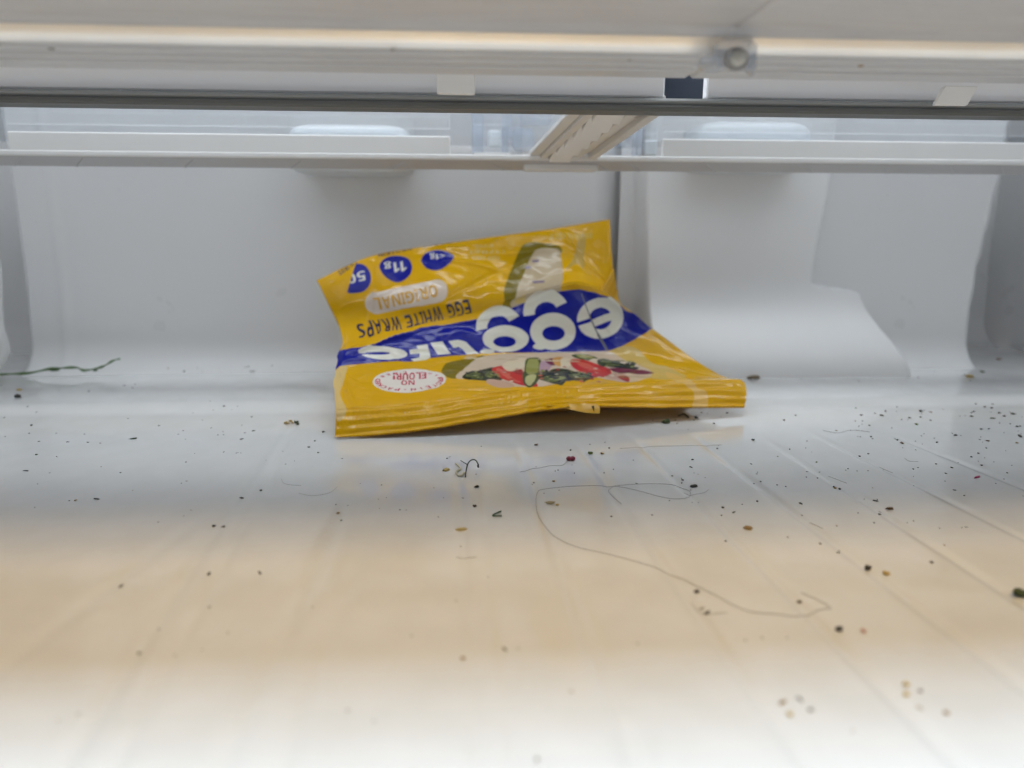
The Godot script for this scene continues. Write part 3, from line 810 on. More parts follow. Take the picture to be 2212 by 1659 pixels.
func build_rear_wall() -> void:
	var nu := 380
	var nv := 110
	var pts := PackedVector3Array()
	for j in nv + 1:
		var k := float(j) / nv
		var h := -0.002 + 0.12 * k + 0.25 * k * k * k
		for i in nu + 1:
			var x := lerpf(-0.40, 0.46, float(i) / nu)
			pts.append(Vector3(x, h, -wall_depth(x, maxf(h, 0.0))))
	tag(put("wall_back", grid(pts, nu, nv), M.liner), "", "", "", "structure")
	# duct cover: a shallow box with a flared, sloping foot
	var x0 := at(1388, 500, 0.463).x
	var x1 := at(1797, 420, 0.463).x
	var x2 := at(1872, 650, 0.455).x
	var x3 := at(1922, 790, 0.462).x
	nu = 230
	nv = 130
	var cover := PackedVector3Array()
	for j in nv + 1:
		var h := 0.0 + 0.20 * j / nv
		for i in nu + 1:
			var x := lerpf(x0 - 0.012, x3 + 0.02, float(i) / nu)
			var foot := smoothstep(0.060, 0.053, h)
			var edge := lerpf(x1 - 0.006 * smoothstep(0.14, 0.06, h), lerpf(x2, x3, smoothstep(0.055, 0.0, h)), foot)
			var left := x0 + 0.004 * smoothstep(0.14, 0.05, h)
			var inside := smoothstep(left - 0.004, left + 0.002, x) * smoothstep(edge + 0.002, edge - 0.0025, x)
			var rise := 0.014 + 0.030 * pow(smoothstep(0.066, 0.0, h), 1.1)
			cover.append(Vector3(x, h, -minf(0.476, wall_depth(x, 0.1)) + lerpf(-0.004, rise, inside)))
	for i in cover.size():
		cover[i] -= Vector3(x0, 0, -0.45)
	var c := put("duct_cover", grid(cover, nu, nv), M.cover)
	c.position = Vector3(x0, 0, -0.45)
	tag(c, "white moulded air duct cover with flared sloping foot, right of the pouch", "duct cover")
	# side walls, roof and floor of the bay
	tag(put("wall_left", box_mesh(Vector3(-0.42, -0.02, -0.55), Vector3(-0.40, 0.40, -0.02)), M.liner), "", "", "", "structure")
	tag(put("wall_right", box_mesh(Vector3(0.43, -0.02, -0.60), Vector3(0.45, 0.40, -0.02)), M.liner), "", "", "", "structure")
	tag(put("ceiling", box_mesh(Vector3(-0.42, 0.38, -0.55), Vector3(0.48, 0.40, -0.11)), M.roof), "", "", "", "structure")
	# added, unseen fixture: glowing diffuser, and a rear lip that shades the upper wall
	var lamp := thing("added_fixture", Vector3(0.02, 0.362, -0.365), "added unseen light fixture with glowing diffuser and shading rear lip above the glass shelf", "light")
	put("diffuser", box_mesh(Vector3(-0.37, 0.0, -0.050), Vector3(0.37, 0.004, 0.050)), M.added_glow, lamp)
	put("shading_lip", box_mesh(Vector3(-0.385, -0.115, -0.056), Vector3(0.385, 0.006, -0.053)), M.white, lamp)
	put("top_cover", box_mesh(Vector3(-0.385, 0.0065, -0.056), Vector3(0.385, 0.009, 0.053)), M.white, lamp)
	# moulded side rail whose bulging edge shows at the far left
	var st := new_st()
	var edge := [Vector2(-2, 560), Vector2(4, 605), Vector2(5, 660), Vector2(8, 705), Vector2(17, 738), Vector2(19, 765), Vector2(10, 785), Vector2(-6, 800)]
	var ring := []
	for e in spline(edge, 4):
		var p := at(e.x, e.y, 0.425)
		ring.append(p)
	var base := ring[ring.size() - 1] as Vector3
	for k in ring.size() - 1:
		for s in 6:
			var a0 := PI / 2 * s / 6.0
			var a1 := PI / 2 * (s + 1) / 6.0
			var r := 0.02
			var f := func(p: Vector3, a: float) -> Vector3: return p - base + Vector3(-r * (1.0 - cos(a)), 0, r * sin(a))
			quad(st, f.call(ring[k], a0), f.call(ring[k + 1], a0), f.call(ring[k + 1], a1), f.call(ring[k], a1), ring[k] - base + Vector3(-0.03, 0, 0))
		quad(st, ring[k] - base, ring[k + 1] - base, ring[k + 1] - base + Vector3(-0.03, 0, -0.03), ring[k] - base + Vector3(-0.03, 0, -0.03), ring[k] - base + Vector3(-0.03, 0, 0.0))
	var rail := put("side_moulding", done(st, true), M.liner)
	rail.position = base
	tag(rail, "pale moulded bulge of the side wall at the far left edge", "moulding")

func build_floor() -> void:
	var nu := 720
	var nv := 150
	var pts := PackedVector3Array()
	for j in nv + 1:
		var z := lerpf(-0.0, -0.54, float(j) / nv)
		for i in nu + 1:
			var x := lerpf(-0.42, 0.48, float(i) / nu)
			pts.append(Vector3(x, floor_height(x, z), z))
	tag(put("floor", grid(pts, nu, nv), M.floor), "", "", "", "structure")

func build_ledge() -> void:
	var y0 := at(1200, 346, 0.40).y
	var y1 := at(1200, 334.5, 0.40).y
	var y2 := at(600, 289, 0.40).y
	var root := thing("shelf_ledge", Vector3(0, y0, -0.41), "long white plastic shelf ledge across the back wall with notched upper edge", "ledge")
	var o := Vector3(0, y0, -0.41)
	var a := at(15, 300, 0.40).x
	var b := at(972, 310, 0.40).x
	var c := at(1433, 310, 0.40).x
	put("fascia", box_mesh(Vector3(a, y1 - 0.001, -0.4035) - o, Vector3(b, y2, -0.40) - o, 0.0005), M.white, root)
	put("fascia", box_mesh(Vector3(c, y1 - 0.001, -0.4035) - o, Vector3(0.46, y2, -0.40) - o, 0.0005), M.white, root)
	var st := new_st()
	st.set_smooth_group(-1)
	add_box(st, Vector3(-0.40, y0, -0.4042) - o, Vector3(0.46, y1, -0.3996) - o, 0.0005)
	put("lip", done(st), M.white, root)
	st = new_st()
	st.set_smooth_group(-1)
	var p := []
	for i in 8:
		var rear := (i & 4) == 0
		p.append(Vector3(0.4595 if i & 1 else -0.3995, (y0 + 0.0012 if i & 2 else y0 - 0.0004) - (0.0041 if rear else 0.0), -0.413 if rear else -0.402) - o)
	add_hexa(st, p, 0.0004)
	var under := put("underside", done(st), M.white_shaded, root)
	for px in [40, 175, 410, 640, 860, 1070, 1296, 1366, 1531, 1741, 1906, 2050, 2160]:
		var x := at(px, 350, 0.41).x
		st = new_st()
		st.set_smooth_group(-1)
		var q := []
		for i in 8:
			var rear := (i & 4) == 0
			q.append(Vector3(x + (0.0011 if i & 1 else 0.0) + (0.004 if rear else -0.004) * signf(px - 1050), (y0 - 0.0005 if i & 2 else y0 - (0.0049 if rear else 0.0012)), -0.4115 if rear else -0.4032) - o)
		add_hexa(st, q, 0.0003)
		put("rib", done(st), M.white_shaded, under)
	# centre support running from the ledge to the front trim
	var s0 := at(1142, 346, 0.402)
	var s1 := at(1282, 348, 0.402)
	var n0 := at(1252, 232, 0.313)
	var n1 := at(1448, 234, 0.313)
	var sup := thing("centre_support", (s0 + s1) / 2.0, "pale centre shelf support with stepped louvres running forward from the ledge", "shelf support")
	var so := (s0 + s1) / 2.0
	var along := func(u: float, v: float, up: float) -> Vector3: return s0.lerp(s1, u).lerp(n0.lerp(n1, u), v) + Vector3(0, up, 0) - so
	var bar := func(u0: float, u1: float, v0: float, v1: float, lo: float, hi: float, m: Material, called: String, lo2 := 99.0, parent: Node = null) -> MeshInstance3D:
		var st2 := new_st()
		st2.set_smooth_group(-1)
		var l2: float = lo if lo2 > 50.0 else lo2
		var r := []
		for i in 8:
			r.append(along.call(u1 if i & 1 else u0, v1 if i & 4 else v0, hi if i & 2 else (l2 if i & 4 else lo)))
		add_hexa(st2, r, 0.0005)
		return put(called, done(st2), m, parent if parent else sup)
	var web: MeshInstance3D = bar.call(0.20, 0.95, 0.0, 1.0, 0.0035, 0.0055, M.white_warm, "web")
	bar.call(0.0, 0.16, 0.0, 0.98, 0.0022, 0.0052, M.white, "flange")
	bar.call(0.16, 0.27, 0.0, 0.98, 0.0006, 0.0045, M.white_warm, "flange")
	bar.call(0.66, 0.80, 0.0, 1.0, 0.0015, 0.0045, M.white_warm, "ridge")
	bar.call(0.90, 1.02, 0.0, 0.98, 0.0003, 0.0042, M.white_warm, "flange")
	for k in 6:
		var v := 0.03 + k * 0.155
		bar.call(0.29, 0.62, v, v + 0.12, -0.0016, 0.0036, M.white_bright, "louvre", 0.0032, web)
	# white foot of the support under the ledge
	put("foot", box_mesh(Vector3(at(1130, 360, 0.41).x, y0 - 0.005, -0.416) - so, Vector3(at(1290, 360, 0.41).x, y0 - 0.0008, -0.405) - so, 0.001), M.white, sup)
	# two rounded bulges of the bins at the back
	for e in [[612, 888, 263, 376, "left", "behind the notched ledge left of the centre support"], [1508, 1757, 257, 372, "right", "behind the ledge right of the centre support"]]:
		var l := at(e[0], e[2], 0.435)
		var r := at(e[1], e[3], 0.435)
		var pts := PackedVector3Array()
		var mid := (l + r) / 2.0
		mid.z = -0.455
		for j in 25:
			var b2 := -PI / 2 + PI * j / 24.0
			for i in 41:
				var a2 := TAU * i / 40.0
				var f := func(w: float, k: float) -> float: return signf(w) * pow(absf(w), k)
				pts.append(Vector3(f.call(cos(b2), 0.35) * f.call(cos(a2), 0.25) * (r.x - l.x) / 2.0 * (1.0 + 0.05 * sin(-b2)), f.call(sin(b2), 0.35) * (l.y - r.y) / 2.0, f.call(cos(b2), 0.35) * f.call(sin(a2), 0.5) * 0.022))
		var d := put("moulded_bulge", grid(pts, 40, 24), M.pale_blue)
		d.position = mid
		tag(d, "pale blue rounded moulded bulge " + e[5], "moulding", "rounded bulges behind the ledge")
	# clear plastic latch beside the support
	var lo := at(1022, 336, 0.432)
	var hi := at(1128, 240, 0.432)
	var latch := thing("clear_latch", lo, "clear plastic latch box left of the centre support, above the ledge", "latch")
	var w := hi.x - lo.x
	var t := hi.y - lo.y
	put("shell", box_mesh(Vector3(0, 0, 0), Vector3(w, t, 0.002), 0.0008), M.clear, latch)
	put("rim", box_mesh(Vector3(-0.001, 0.0, -0.012), Vector3(0.006, t, 0.003), 0.0008), M.clear_grey, latch)
	put("rim", box_mesh(Vector3(w - 0.012, 0.0, -0.012), Vector3(w - 0.008, t, 0.003), 0.0008), M.clear_grey, latch)
	put("pad", box_mesh(Vector3(w * 0.30, t * 0.18, 0.0022), Vector3(w * 0.58, t * 0.56, 0.0036), 0.001), M.pale_blue, latch)
	put("sill", box_mesh(Vector3(0, 0, 0.002), Vector3(w * 0.75, 0.0015, 0.006), 0.0004), M.white, latch)
	put("hook", box_mesh(Vector3(w * 0.72, t * 0.35, 0.004), Vector3(w * 0.78, t * 1.0, 0.006), 0.0008), M.clear_grey, latch)
	put("hook", box_mesh(Vector3(w * 0.80, t * 0.1, -0.002), Vector3(w * 1.25, t * 0.62, 0.003), 0.002), M.clear_grey, latch)
	put("hook", box_mesh(Vector3(w * 0.95, t * 0.70, -0.002), Vector3(w * 1.6, t * 1.05, 0.003), 0.002), M.clear_grey, latch)
	var cl := at(1290, 336, 0.435)
	var latch2 := thing("clear_latch", cl, "clear plastic latch piece right of the centre support, beside the right ledge fascia", "latch")
	put("shell", box_mesh(Vector3(0, 0, 0), Vector3(0.024, 0.012, 0.002), 0.0008), M.clear, latch2)
	put("rim", box_mesh(Vector3(0.0225, 0, -0.01), Vector3(0.0265, 0.02, 0.002), 0.0008), M.clear_grey, latch2)
	put("pad", box_mesh(Vector3(0.028, 0, -0.008), Vector3(0.036, 0.0095, 0.0), 0.001), M.pale_blue, latch2)

func build_front() -> void:
	# front trim of the glass shelf
	var y0 := at(1106, 236, 0.30).y
	var y1 := at(1106, 221, 0.30).y
	var y2 := at(1106, 206, 0.30).y
	var root := thing("glass_shelf", Vector3(0, y0, -0.30), "glass shelf with dark grey front trim bar above the pouch", "shelf")
	var o := Vector3(0, y0, -0.30)
	put("trim_lower", box_mesh(Vector3(-0.395, y0, -0.312) - o, Vector3(0.455, y1, -0.2985) - o, 0.0008), M.trim_dark, root)
	put("trim_upper", box_mesh(Vector3(-0.395, y1, -0.311) - o, Vector3(0.455, y2, -0.2995) - o, 0.0010), M.trim, root)
	put("glass", box_mesh(Vector3(-0.395, y1, -0.470) - o, Vector3(0.455, y1 + 0.003, -0.3125) - o, 0.0002), M.pane, root)
	# printed dot band on the glass: three rows of small raised dots
	var st := new_st()
	for j in 5:
		for i in 420:
			var x := -0.36 + 0.8 * (i + 0.5 * (j % 2)) / 420.0
			var c := Vector3(x, y1 - 0.00015, -0.315 - 0.0026 * j) - o
			for k in 6:
				var a0 := TAU * k / 6.0
				var a1 := TAU * (k + 1) / 6.0
				tri(st, c + Vector3(0, -0.0002, 0), c + Vector3(cos(a0), 0, sin(a0)) * 0.00072, c + Vector3(cos(a1), 0, sin(a1)) * 0.00072, c + Vector3(0, 0.01, 0))
	tag(put("dot_band", done(st), M.dots, root), "", "", "", "stuff")
	# bins: white rear panels, frosted floors with a bright front lip
	var gap0 := at(1438, 190, 0.305).x
	var gap1 := at(1530, 190, 0.305).x
	var split := at(1538, 130, 0.22).x
	for e in [[-0.395, gap0, -0.395, split - 0.00004, "left"], [gap1, 0.455, split + 0.00004, 0.455, "right"]]:
		var bin := thing("clear_bin", Vector3((e[0] + e[1]) / 2.0, 0.1447, -0.22), "underside of the %s clear crisper bin with frosted floor and white rear panel" % e[4], "bin", "crisper bins above the bay")
		var bo := bin.position
		put("rear_panel", box_mesh(Vector3(e[0], y2 + 0.0012, -0.3120) - bo, Vector3(e[1], 0.30, -0.306) - bo, 0.0006), M.white_cool, bin)
		put("front_floor", box_mesh(Vector3(e[2], 0.1500, -0.2049) - bo, Vector3(e[3], 0.1530, -0.150) - bo, 0.0008), M.frost_warm, bin)
		put("rear_floor", box_mesh(Vector3(e[2], 0.1447, -0.2440) - bo, Vector3(e[3], 0.1475, -0.2080) - bo, 0.0012), M.frost, bin)
		put("front_panel", box_mesh(Vector3(e[2], 0.1531, -0.156) - bo, Vector3(e[3], 0.33, -0.150) - bo, 0.001), M.clear_front, bin)
		# rounded lip between the two levels
		var lip := PackedVector3Array()
		for j in 13:
			var a := PI / 2 * j / 12.0
			for i in 2:
				lip.append(Vector3(e[2] if i == 0 else e[3], 0.1482 - 0.0037 * j / 12.0, -0.2052 - 0.0028 * j / 12.0 - 0.0004 * sin(a * 2.0)) - bo)
		put("front_lip", grid(lip, 1, 12), M.lip, bin)
		var shoulder := PackedVector3Array()
		for j in 9:
			var a := PI / 2 * j / 8.0
			for i in 2:
				shoulder.append(Vector3(e[2] if i == 0 else e[3], 0.1501 - 0.0020 * (1.0 - cos(a)), -0.2018 - 0.0035 * sin(a)) - bo)
		put("lip_shoulder", grid(shoulder, 1, 8), M.frost_warm, bin)
		# moulded lines along the frosted floor
		for k in 3:
			put("moulded_line", box_mesh(Vector3(e[2] + 0.002, 0.1441, -0.2150 - 0.0085 * k) - bo, Vector3(e[3] - 0.002, 0.1450, -0.2128 - 0.0085 * k) - bo, 0.0004), M.frost, bin)
	var div := thing("gap_shade", Vector3((gap0 + gap1) / 2.0, y2 + 0.001, -0.345), "dark navy panel painted as the shade in the gap between the two clear bins", "shade_panel")  # dark boards stand in for the shaded space behind the gap
	var half := (gap1 - gap0) / 2.0
	put("shade_board", box_mesh(Vector3(-half - 0.02, 0.0, -0.003), Vector3(half + 0.02, 0.10, 0.0)), M.navy, div)
	put("paler_shade_board", box_mesh(Vector3(-half - 0.02, 0.0, 0.001), Vector3(half * 0.08, 0.10, 0.004), 0.0014), M.slate, div)  # paler half of the painted shade
	# white glide tabs on the bins' rear panels
	var tab := put("glide_tab", box_mesh(Vector3(0, 0, 0), Vector3(at(1026, 190, 0.292).x - at(944, 190, 0.292).x, 0.012, 0.002), 0.0006), M.white_bright)
	tab.position = Vector3(at(944, 190, 0.292).x, at(985, 205, 0.292).y, -0.2922)
	tag(tab, "small upright white glide tab above the trim bar, near the middle", "tab", "glide tabs above the trim bar")
	st = new_st()
	st.set_smooth_group(-1)
	var q := []
	var corners := [at(2012, 228, 0.292), at(2085, 229, 0.292), at(2036, 185, 0.292), at(2110, 187, 0.292)]
	var to: Vector3 = corners[0]
	for i in 8:
		q.append(corners[i & 3] - to + Vector3(0, 0, 0.002 if i & 4 else 0.0))
	add_hexa(st, q, 0.0005)
	tab = put("glide_tab", done(st), M.white_bright)
	tab.position = to
	tag(tab, "small slanted white glide tab above the trim bar, near the right edge", "tab", "glide tabs above the trim bar")
	# latch with a round knob where the bins meet
	var k0 := at(1543, 168, 0.2035)
	var k1 := at(1640, 82, 0.2035)
	var latch := thing("bin_latch", k0, "grey plastic latch with round knob where the two bins meet", "latch")
	var w := k1.x - k0.x
	put("housing", box_mesh(Vector3(0, 0.0028, -0.004), Vector3(w, 0.0102, 0.0012), 0.0016), M.clear_grey, latch)
	put("cheek", box_mesh(Vector3(w * 0.82, 0.0008, -0.003), Vector3(w * 0.97, 0.0065, 0.0022), 0.0012), M.clear_grey, latch)
	put("cheek", box_mesh(Vector3(-0.004, 0.0016, -0.003), Vector3(w * 0.18, 0.0060, 0.0018), 0.0012), M.clear_grey, latch)
	var ball := SphereMesh.new()
	ball.radius = 0.0024
	ball.height = 0.0040
	ball.radial_segments = 20
	ball.rings = 12
	var knob := put("knob", ball, M.knob, latch)
	knob.position = Vector3(w * 0.47, 0.0046, 0.0024)
	knob.rotation = Vector3(0.4, 0, 0.5)
	st = new_st()
	var circle := []
	for k in 17:
		var a := TAU * k / 16.0
		circle.append(Vector3(w * 0.45 + 0.0031 * cos(a), 0.0046 + 0.0026 * sin(a), 0.0016))
	add_tube(st, circle, [0.0005], 6)
	put("collar", done(st), M.frost_grey, latch)
	# specks stuck to the clear plastic
	for e in [[848, 108, 0.7], [110, 106, 0.9], [1360, 130, 0.6], [1860, 143, 0.9], [1378, 45, 1.2], [1610, 150, 0.5]]:
		var brown: bool = e[0] > 1370 and e[0] < 1900 and e[0] != 1610
		var s := put("speck", lump(e[0]), M.tan_crumb if brown else M.grey_crumb)
		s.position = at(e[0], e[1], 0.2072)
		if e[1] < 60: s.position = at(e[0], e[1], 0.20) - Vector3(0, 0.0002, 0)
		s.scale = Vector3(2.2, 0.9, 1.0) * 0.001 * e[2]
		tag(s, "tiny speck stuck to the frosted underside of the clear bins", "speck", "specks on the bins")

# ---------------------------------------------------------------- what lies on the floor
func near_foot(px: float, py: float) -> Vector3:      # on the floor, but not inside the foot of the wall or of the duct cover
	var p := on_floor(px, py)
	var most := 0.436 if px > 1395 and px < 1880 else 0.453
	return at(px, py, most) if -p.z > most else p

func hair(called: String, flat: Array, radius: float, m: Material, label: String, category: String, group := "", closed_in := 0.0) -> void:
	var p := []
	for i in range(0, flat.size(), 2):
		p.append(on_floor(flat[i], flat[i + 1]))
	var base: Vector3 = p[0]
	var pts := []
	for v in spline(p, 7):
		v.y = floor_height(v.x, v.z) + radius + 0.00012
		pts.append(v - base)
	if closed_in > 0.0:
		for i in pts.size():
			pts[i].y += closed_in * sin(PI * i / (pts.size() - 1))
	var st := new_st()
	add_tube(st, pts, [radius], 5)
	var o := put(called, done(st, true), m)
	o.position = base
	tag(o, label, category, group)

func bit(called: String, px: float, py: float, mesh: Mesh, m: Material, size: Vector3, turn: float, label: String, category: String, group := "") -> MeshInstance3D:
	var o := put(called, mesh, m)
	o.position = near_foot(px, py)
	o.scale = size
	o.rotation.y = turn
	tag(o, label, category, group)
	return o

func build_debris() -> void:
	var crumbs := []
	for k in 7: crumbs.append(lump(100 + k, 0.6, 0.4))
	var flakes := []
	for k in 4: flakes.append(lump(200 + k, 0.22, 0.45))
	# green stem along the foot of the wall
	var stem := thing("herb_sprig", near_foot(60, 808), "long thin green herb stem lying along the foot of the wall at left", "stem")
	var so := stem.position
	var p := []
	for e in [[-30, 812, 0.0], [20, 810, 0.0], [60, 808, 0.0], [105, 799, 0.002], [135, 797, 0.002], [165, 796, 0.002], [180, 802, 0.001], [210, 797, 0.002], [228, 790, 0.004], [243, 781, 0.007], [258, 777, 0.008]]:
		p.append(near_foot(e[0], e[1]) + Vector3(0, 0.0006, 0) - so)
	var st := new_st()
	var sp := spline(p, 5)
	var rr := []
	for i in sp.size(): rr.append(0.0008 + 0.00025 * sin(i * 0.9) - 0.00025 * (i / float(sp.size())) )
	add_tube(st, sp, rr, 7)
	put("stalk", done(st, true), M.stem, stem)
	for e in [[118, 800, 9.0], [205, 801, 5.0]]:
		var l := put("leaf", crumbs[1], M.leaf, stem)
		l.position = near_foot(e[0], e[1]) - so
		l.scale = Vector3(1.0, 0.35, 0.7) * e[2] * 0.0008
		l.rotation = Vector3(0.2, 0.3, 0.1)
	# dried flower head
	var fl := thing("dried_floret", on_floor(632, 916), "dried yellow and green floret lying left of the pouch", "floret")
	rng.seed = 5
	for k in 16:
		var q := put("petal", crumbs[k % 7], M.yellow_crumb if k < 9 else M.herb, fl)
		q.position = Vector3((-0.002 if k < 9 else 0.0016) + rng.randf_range(-0.0016, 0.0016), rng.randf_range(0, 0.0014), rng.randf_range(-0.002, 0.002))
		q.scale = Vector3.ONE * rng.randf_range(0.0007, 0.0017)
		q.rotation = Vector3(rng.randf() * 3.0, rng.randf() * 6.0, rng.randf() * 3.0)
	# sprout with a seed, curled pale root and yellow flakes
	var spr := thing("sprout", on_floor(1005, 1027), "tiny curled sprout with pale root and dark seed in front of the pouch", "sprout")
	var o := spr.position
	var path := []
	for e in [[1005, 1028, 0.0], [1006, 1022, 0.001], [1010, 1012, 0.003], [1018, 1006, 0.004], [1027, 1006, 0.004], [1033, 1012, 0.003]]:
		path.append(on_floor(e[0], e[1] + 4.0 + e[2] * 900.0) - o + Vector3(0, 0.0003 + e[2] * 0.9, 0))
	st = new_st()
	add_tube(st, spline(path, 4), [0.00028], 5)
	put("stalk", done(st, true), M.sprig, spr)
	var seed_ := put("seed", crumbs[2], M.black_crumb, spr)
	seed_.position = path[5] - Vector3(0, 0.0014, 0)
	seed_.scale = Vector3(0.0011, 0.0030, 0.0010)
	path = []
	for e in [[984, 1004], [990, 1008], [994, 1016], [986, 1021], [988, 1028], [997, 1030], [1002, 1023]]:
		path.append(on_floor(e[0], e[1]) - o + Vector3(0, 0.0005, 0))
	st = new_st()
	add_tube(st, spline(path, 4), [0.00045], 5)
	put("root", done(st, true), M.pale_crumb, spr)
	path = []
	for e in [[995, 1001], [1003, 1006], [1010, 1010]]:
		path.append(on_floor(e[0], e[1]) - o + Vector3(0, 0.0012, 0))
	st = new_st()
	add_tube(st, path, [0.0002], 5)
	put("stalk", done(st, true), M.sprig, spr)
	var f0 := bit("yellow_flake", 965, 1016, flakes[0], M.yellow_crumb, Vector3(.0034, .0028, .0026), 0.4, "two lobed yellow flake left of the curled sprout", "flake")
	f0.rotation.x = 0.2
	# red seed with its thread
	var red := thing("red_seed", on_floor(1233, 995), "dark red shiny seed below the middle of the pouch", "seed")
	for k in 2:
		var ball := SphereMesh.new()
		ball.radius = 0.0011
		ball.height = 0.0018
		ball.radial_segments = 16
		ball.rings = 8
		var q := put("half", ball, M.red_seed, red)
		q.position = Vector3(-0.0008 + 0.0016 * k, 0.0009, 0)
		q.scale = Vector3(1.1, 1.1, 1.0)
	hair("thread", [1228, 994, 1222, 1001, 1212, 1007, 1190, 1007, 1165, 1012, 1140, 1017, 1123, 1021], 0.00006, M.hair, "short thin thread curving left from the red seed", "thread")
	# hairs
	hair("long_hair", [1343, 1090, 1316, 1065, 1321, 1055, 1346, 1049, 1406, 1046, 1456, 1049, 1486, 1060, 1492, 1070, 1483, 1077, 1457, 1079, 1426, 1074, 1386, 1063, 1346, 1054, 1306, 1052, 1231, 1052, 1176, 1058, 1161, 1065, 1158, 1088, 1163, 1115, 1181, 1143, 1206, 1165, 1246, 1183, 1316, 1199, 1386, 1218, 1446, 1243, 1506, 1268, 1556, 1293, 1586, 1310, 1626, 1324, 1681, 1329, 1716, 1334, 1746, 1332, 1776, 1318, 1796, 1316, 1771, 1300, 1731, 1282], 0.000055, M.hair, "long dark hair with a loop, winding across the floor to the right", "hair")
	hair("faint_hair", [1493, 1303, 1506, 1320, 1526, 1329, 1571, 1325], 0.00005, M.hair_pale, "faint short hair under the bend of the long hair", "hair")
	for e in [[[607, 1035, 612, 1045, 630, 1049, 650, 1050], "short curved hair left of centre on the pale floor"], [[645, 1067, 675, 1072, 710, 1066, 728, 1053], "shallow curved hair right of the other curved hair"], [[1340, 970, 1400, 966, 1470, 964, 1560, 962], "straight pale hair lying just right of the pouch reflection"], [[1778, 930, 1810, 936, 1840, 930, 1880, 934], "short pale hair among the crumbs at right"], [[1955, 990, 1965, 997, 1985, 998], "curled pale shred among the crumbs at right"], [[1900, 1010, 1930, 1023], "short straight hair right of the floor grooves"], [[1790, 1030, 1830, 1045], "pale straw wisp beside a floor groove"], [[1478, 1066, 1495, 1071, 1520, 1066, 1532, 1058], "fine hair touching the loop of the long hair"], [[985, 1205, 1005, 1208, 1030, 1205], "faint hair under the sprout in the warm light"], [[1750, 1131, 1778, 1143], "short hair right of the long hair in the warm light"], [[70, 820, 90, 835, 75, 850], "pale fibre below the green stem"], [[1370, 905, 1420, 890], "fibre in the shade under the pouch"]]:
		hair("short_hair", e[0], 0.00005, M.hair_pale, e[1], "hair")
	# named bits
	bit("dark_leaf_bit", 1500, 1052, flakes[1], M.black_crumb, Vector3(.0045, .003, .0022), 0.5, "black leaf scrap beside the right end of the hair loop", "leaf scrap")
	bit("straw_bit", 1190, 1089, crumbs[4], M.straw_crumb, Vector3(.0044, .0022, .0016), -0.3, "beige straw stub inside the bend of the long hair", "straw stub")
	bit("yellow_seed", 1204, 1092, crumbs[5], M.yellow_crumb, Vector3(.0018, .0012, .001), 0.2, "small yellow seed touching the beige straw stub", "seed")
	hair("herb_shred", [1082, 1107, 1064, 1116, 1084, 1117], 0.00028, M.leaf, "small green bent blade of herb right of centre", "herb bit")
	bit("yellow_husk", 998, 1146, flakes[2], M.husk, Vector3(.0046, .004, .0018), 0.3, "pale yellow husk below the curled sprout", "husk")
	bit("pink_shred", 2113, 1032, flakes[3], M.pink, Vector3(.0050, .003, .0012), 0.5, "bright pink shred near the right edge", "shred")
	bit("brown_seed", 1924, 1101, flakes[0], M.brown_crumb, Vector3(.0034, .005, .0014), 0.1, "reddish brown seed on the right, edge of the warm light", "seed")
	bit("herb_clump", 1438, 914, crumbs[0], M.herb, Vector3(.0050, .004, .003), 0.2, "dark green herb clump in the shade under the pouch", "herb clump")
	hair("herb_curl", [1466, 900, 1478, 896, 1488, 904], 0.00035, M.herb, "dark curled herb bit behind the green herb clump", "herb bit")
	bit("herb_bit", 1504, 903, crumbs[5], M.black_crumb, Vector3(.0034, .002, .002), 0.5, "dark herb bit right of the herb curl", "herb bit")
	bit("black_crumb", 37, 859, crumbs[2], M.black_crumb, Vector3(.0042, .0038, .0034), 0.0, "black crumb at the far left, below the green stem", "crumb")
	bit("yellow_crumb", 40, 843, crumbs[1], M.yellow_crumb, Vector3(.0038, .002, .002), 0.6, "yellow brown crumb just behind the black crumb at far left", "crumb")
	bit("green_crumb", 1274, 981, crumbs[3], M.herb_light, Vector3(.0023, .0022, .0022), 0.0, "bright green crumb right of the red seed", "crumb")
	bit("brown_crumb", 1301, 981, crumbs[6], M.tan_crumb, Vector3(.0018, .0016, .0018), 0.8, "brown crumb right of the bright green crumb", "crumb")
	bit("olive_crumb", 1159, 962, crumbs[4], M.brown_crumb, Vector3(.0022, .0014, .0016), 0.3, "brown crumb at the edge of the pouch reflection", "crumb")
	bit("olive_crumb", 1616, 1144, flakes[1], M.tan_crumb, Vector3(.0036, .005, .0016), -0.4, "olive brown crumb right of the long hair in warm light", "crumb")
	bit("wall_crumb", 1627, 818, crumbs[0], M.grain, Vector3(.0098, .0042, .004), 0.0, "mottled brown crumb cluster at the foot of the duct cover", "crumb")
	bit("orange_crumb", 2096, 815, flakes[2], M.yellow_crumb, Vector3(.0062, .008, .003), 0.1, "orange yellow flake at far right near the wall foot", "flake")
	bit("wall_speck", 2158, 777, crumbs[3], M.brown_crumb, Vector3(.0040, .002, .002), 0.0, "dark speck at the foot of the right wall edge", "crumb")
	bit("dark_blob", 1876, 1231, crumbs[1], M.black_crumb, Vector3(.0030, .0025, .0020), 0.7, "dark green crumb in the warm light at right", "crumb")
	bit("amber_crumb", 1917, 1242, crumbs[2], M.yellow_crumb, Vector3(.0026, .0018, .0020), 0.1, "amber crumb right of the dark green crumb", "crumb")
	bit("dark_blob", 1815, 1363, crumbs[4], M.black_crumb, Vector3(.0021, .0020, .0018), 0.2, "round black crumb in the blurred foreground at right", "crumb")
	bit("pink_crumb", 1866, 1365, crumbs[5], M.pink_pale, Vector3(.0017, .0012, .0014), 0.2, "pinkish crumb right of the round black crumb", "crumb")
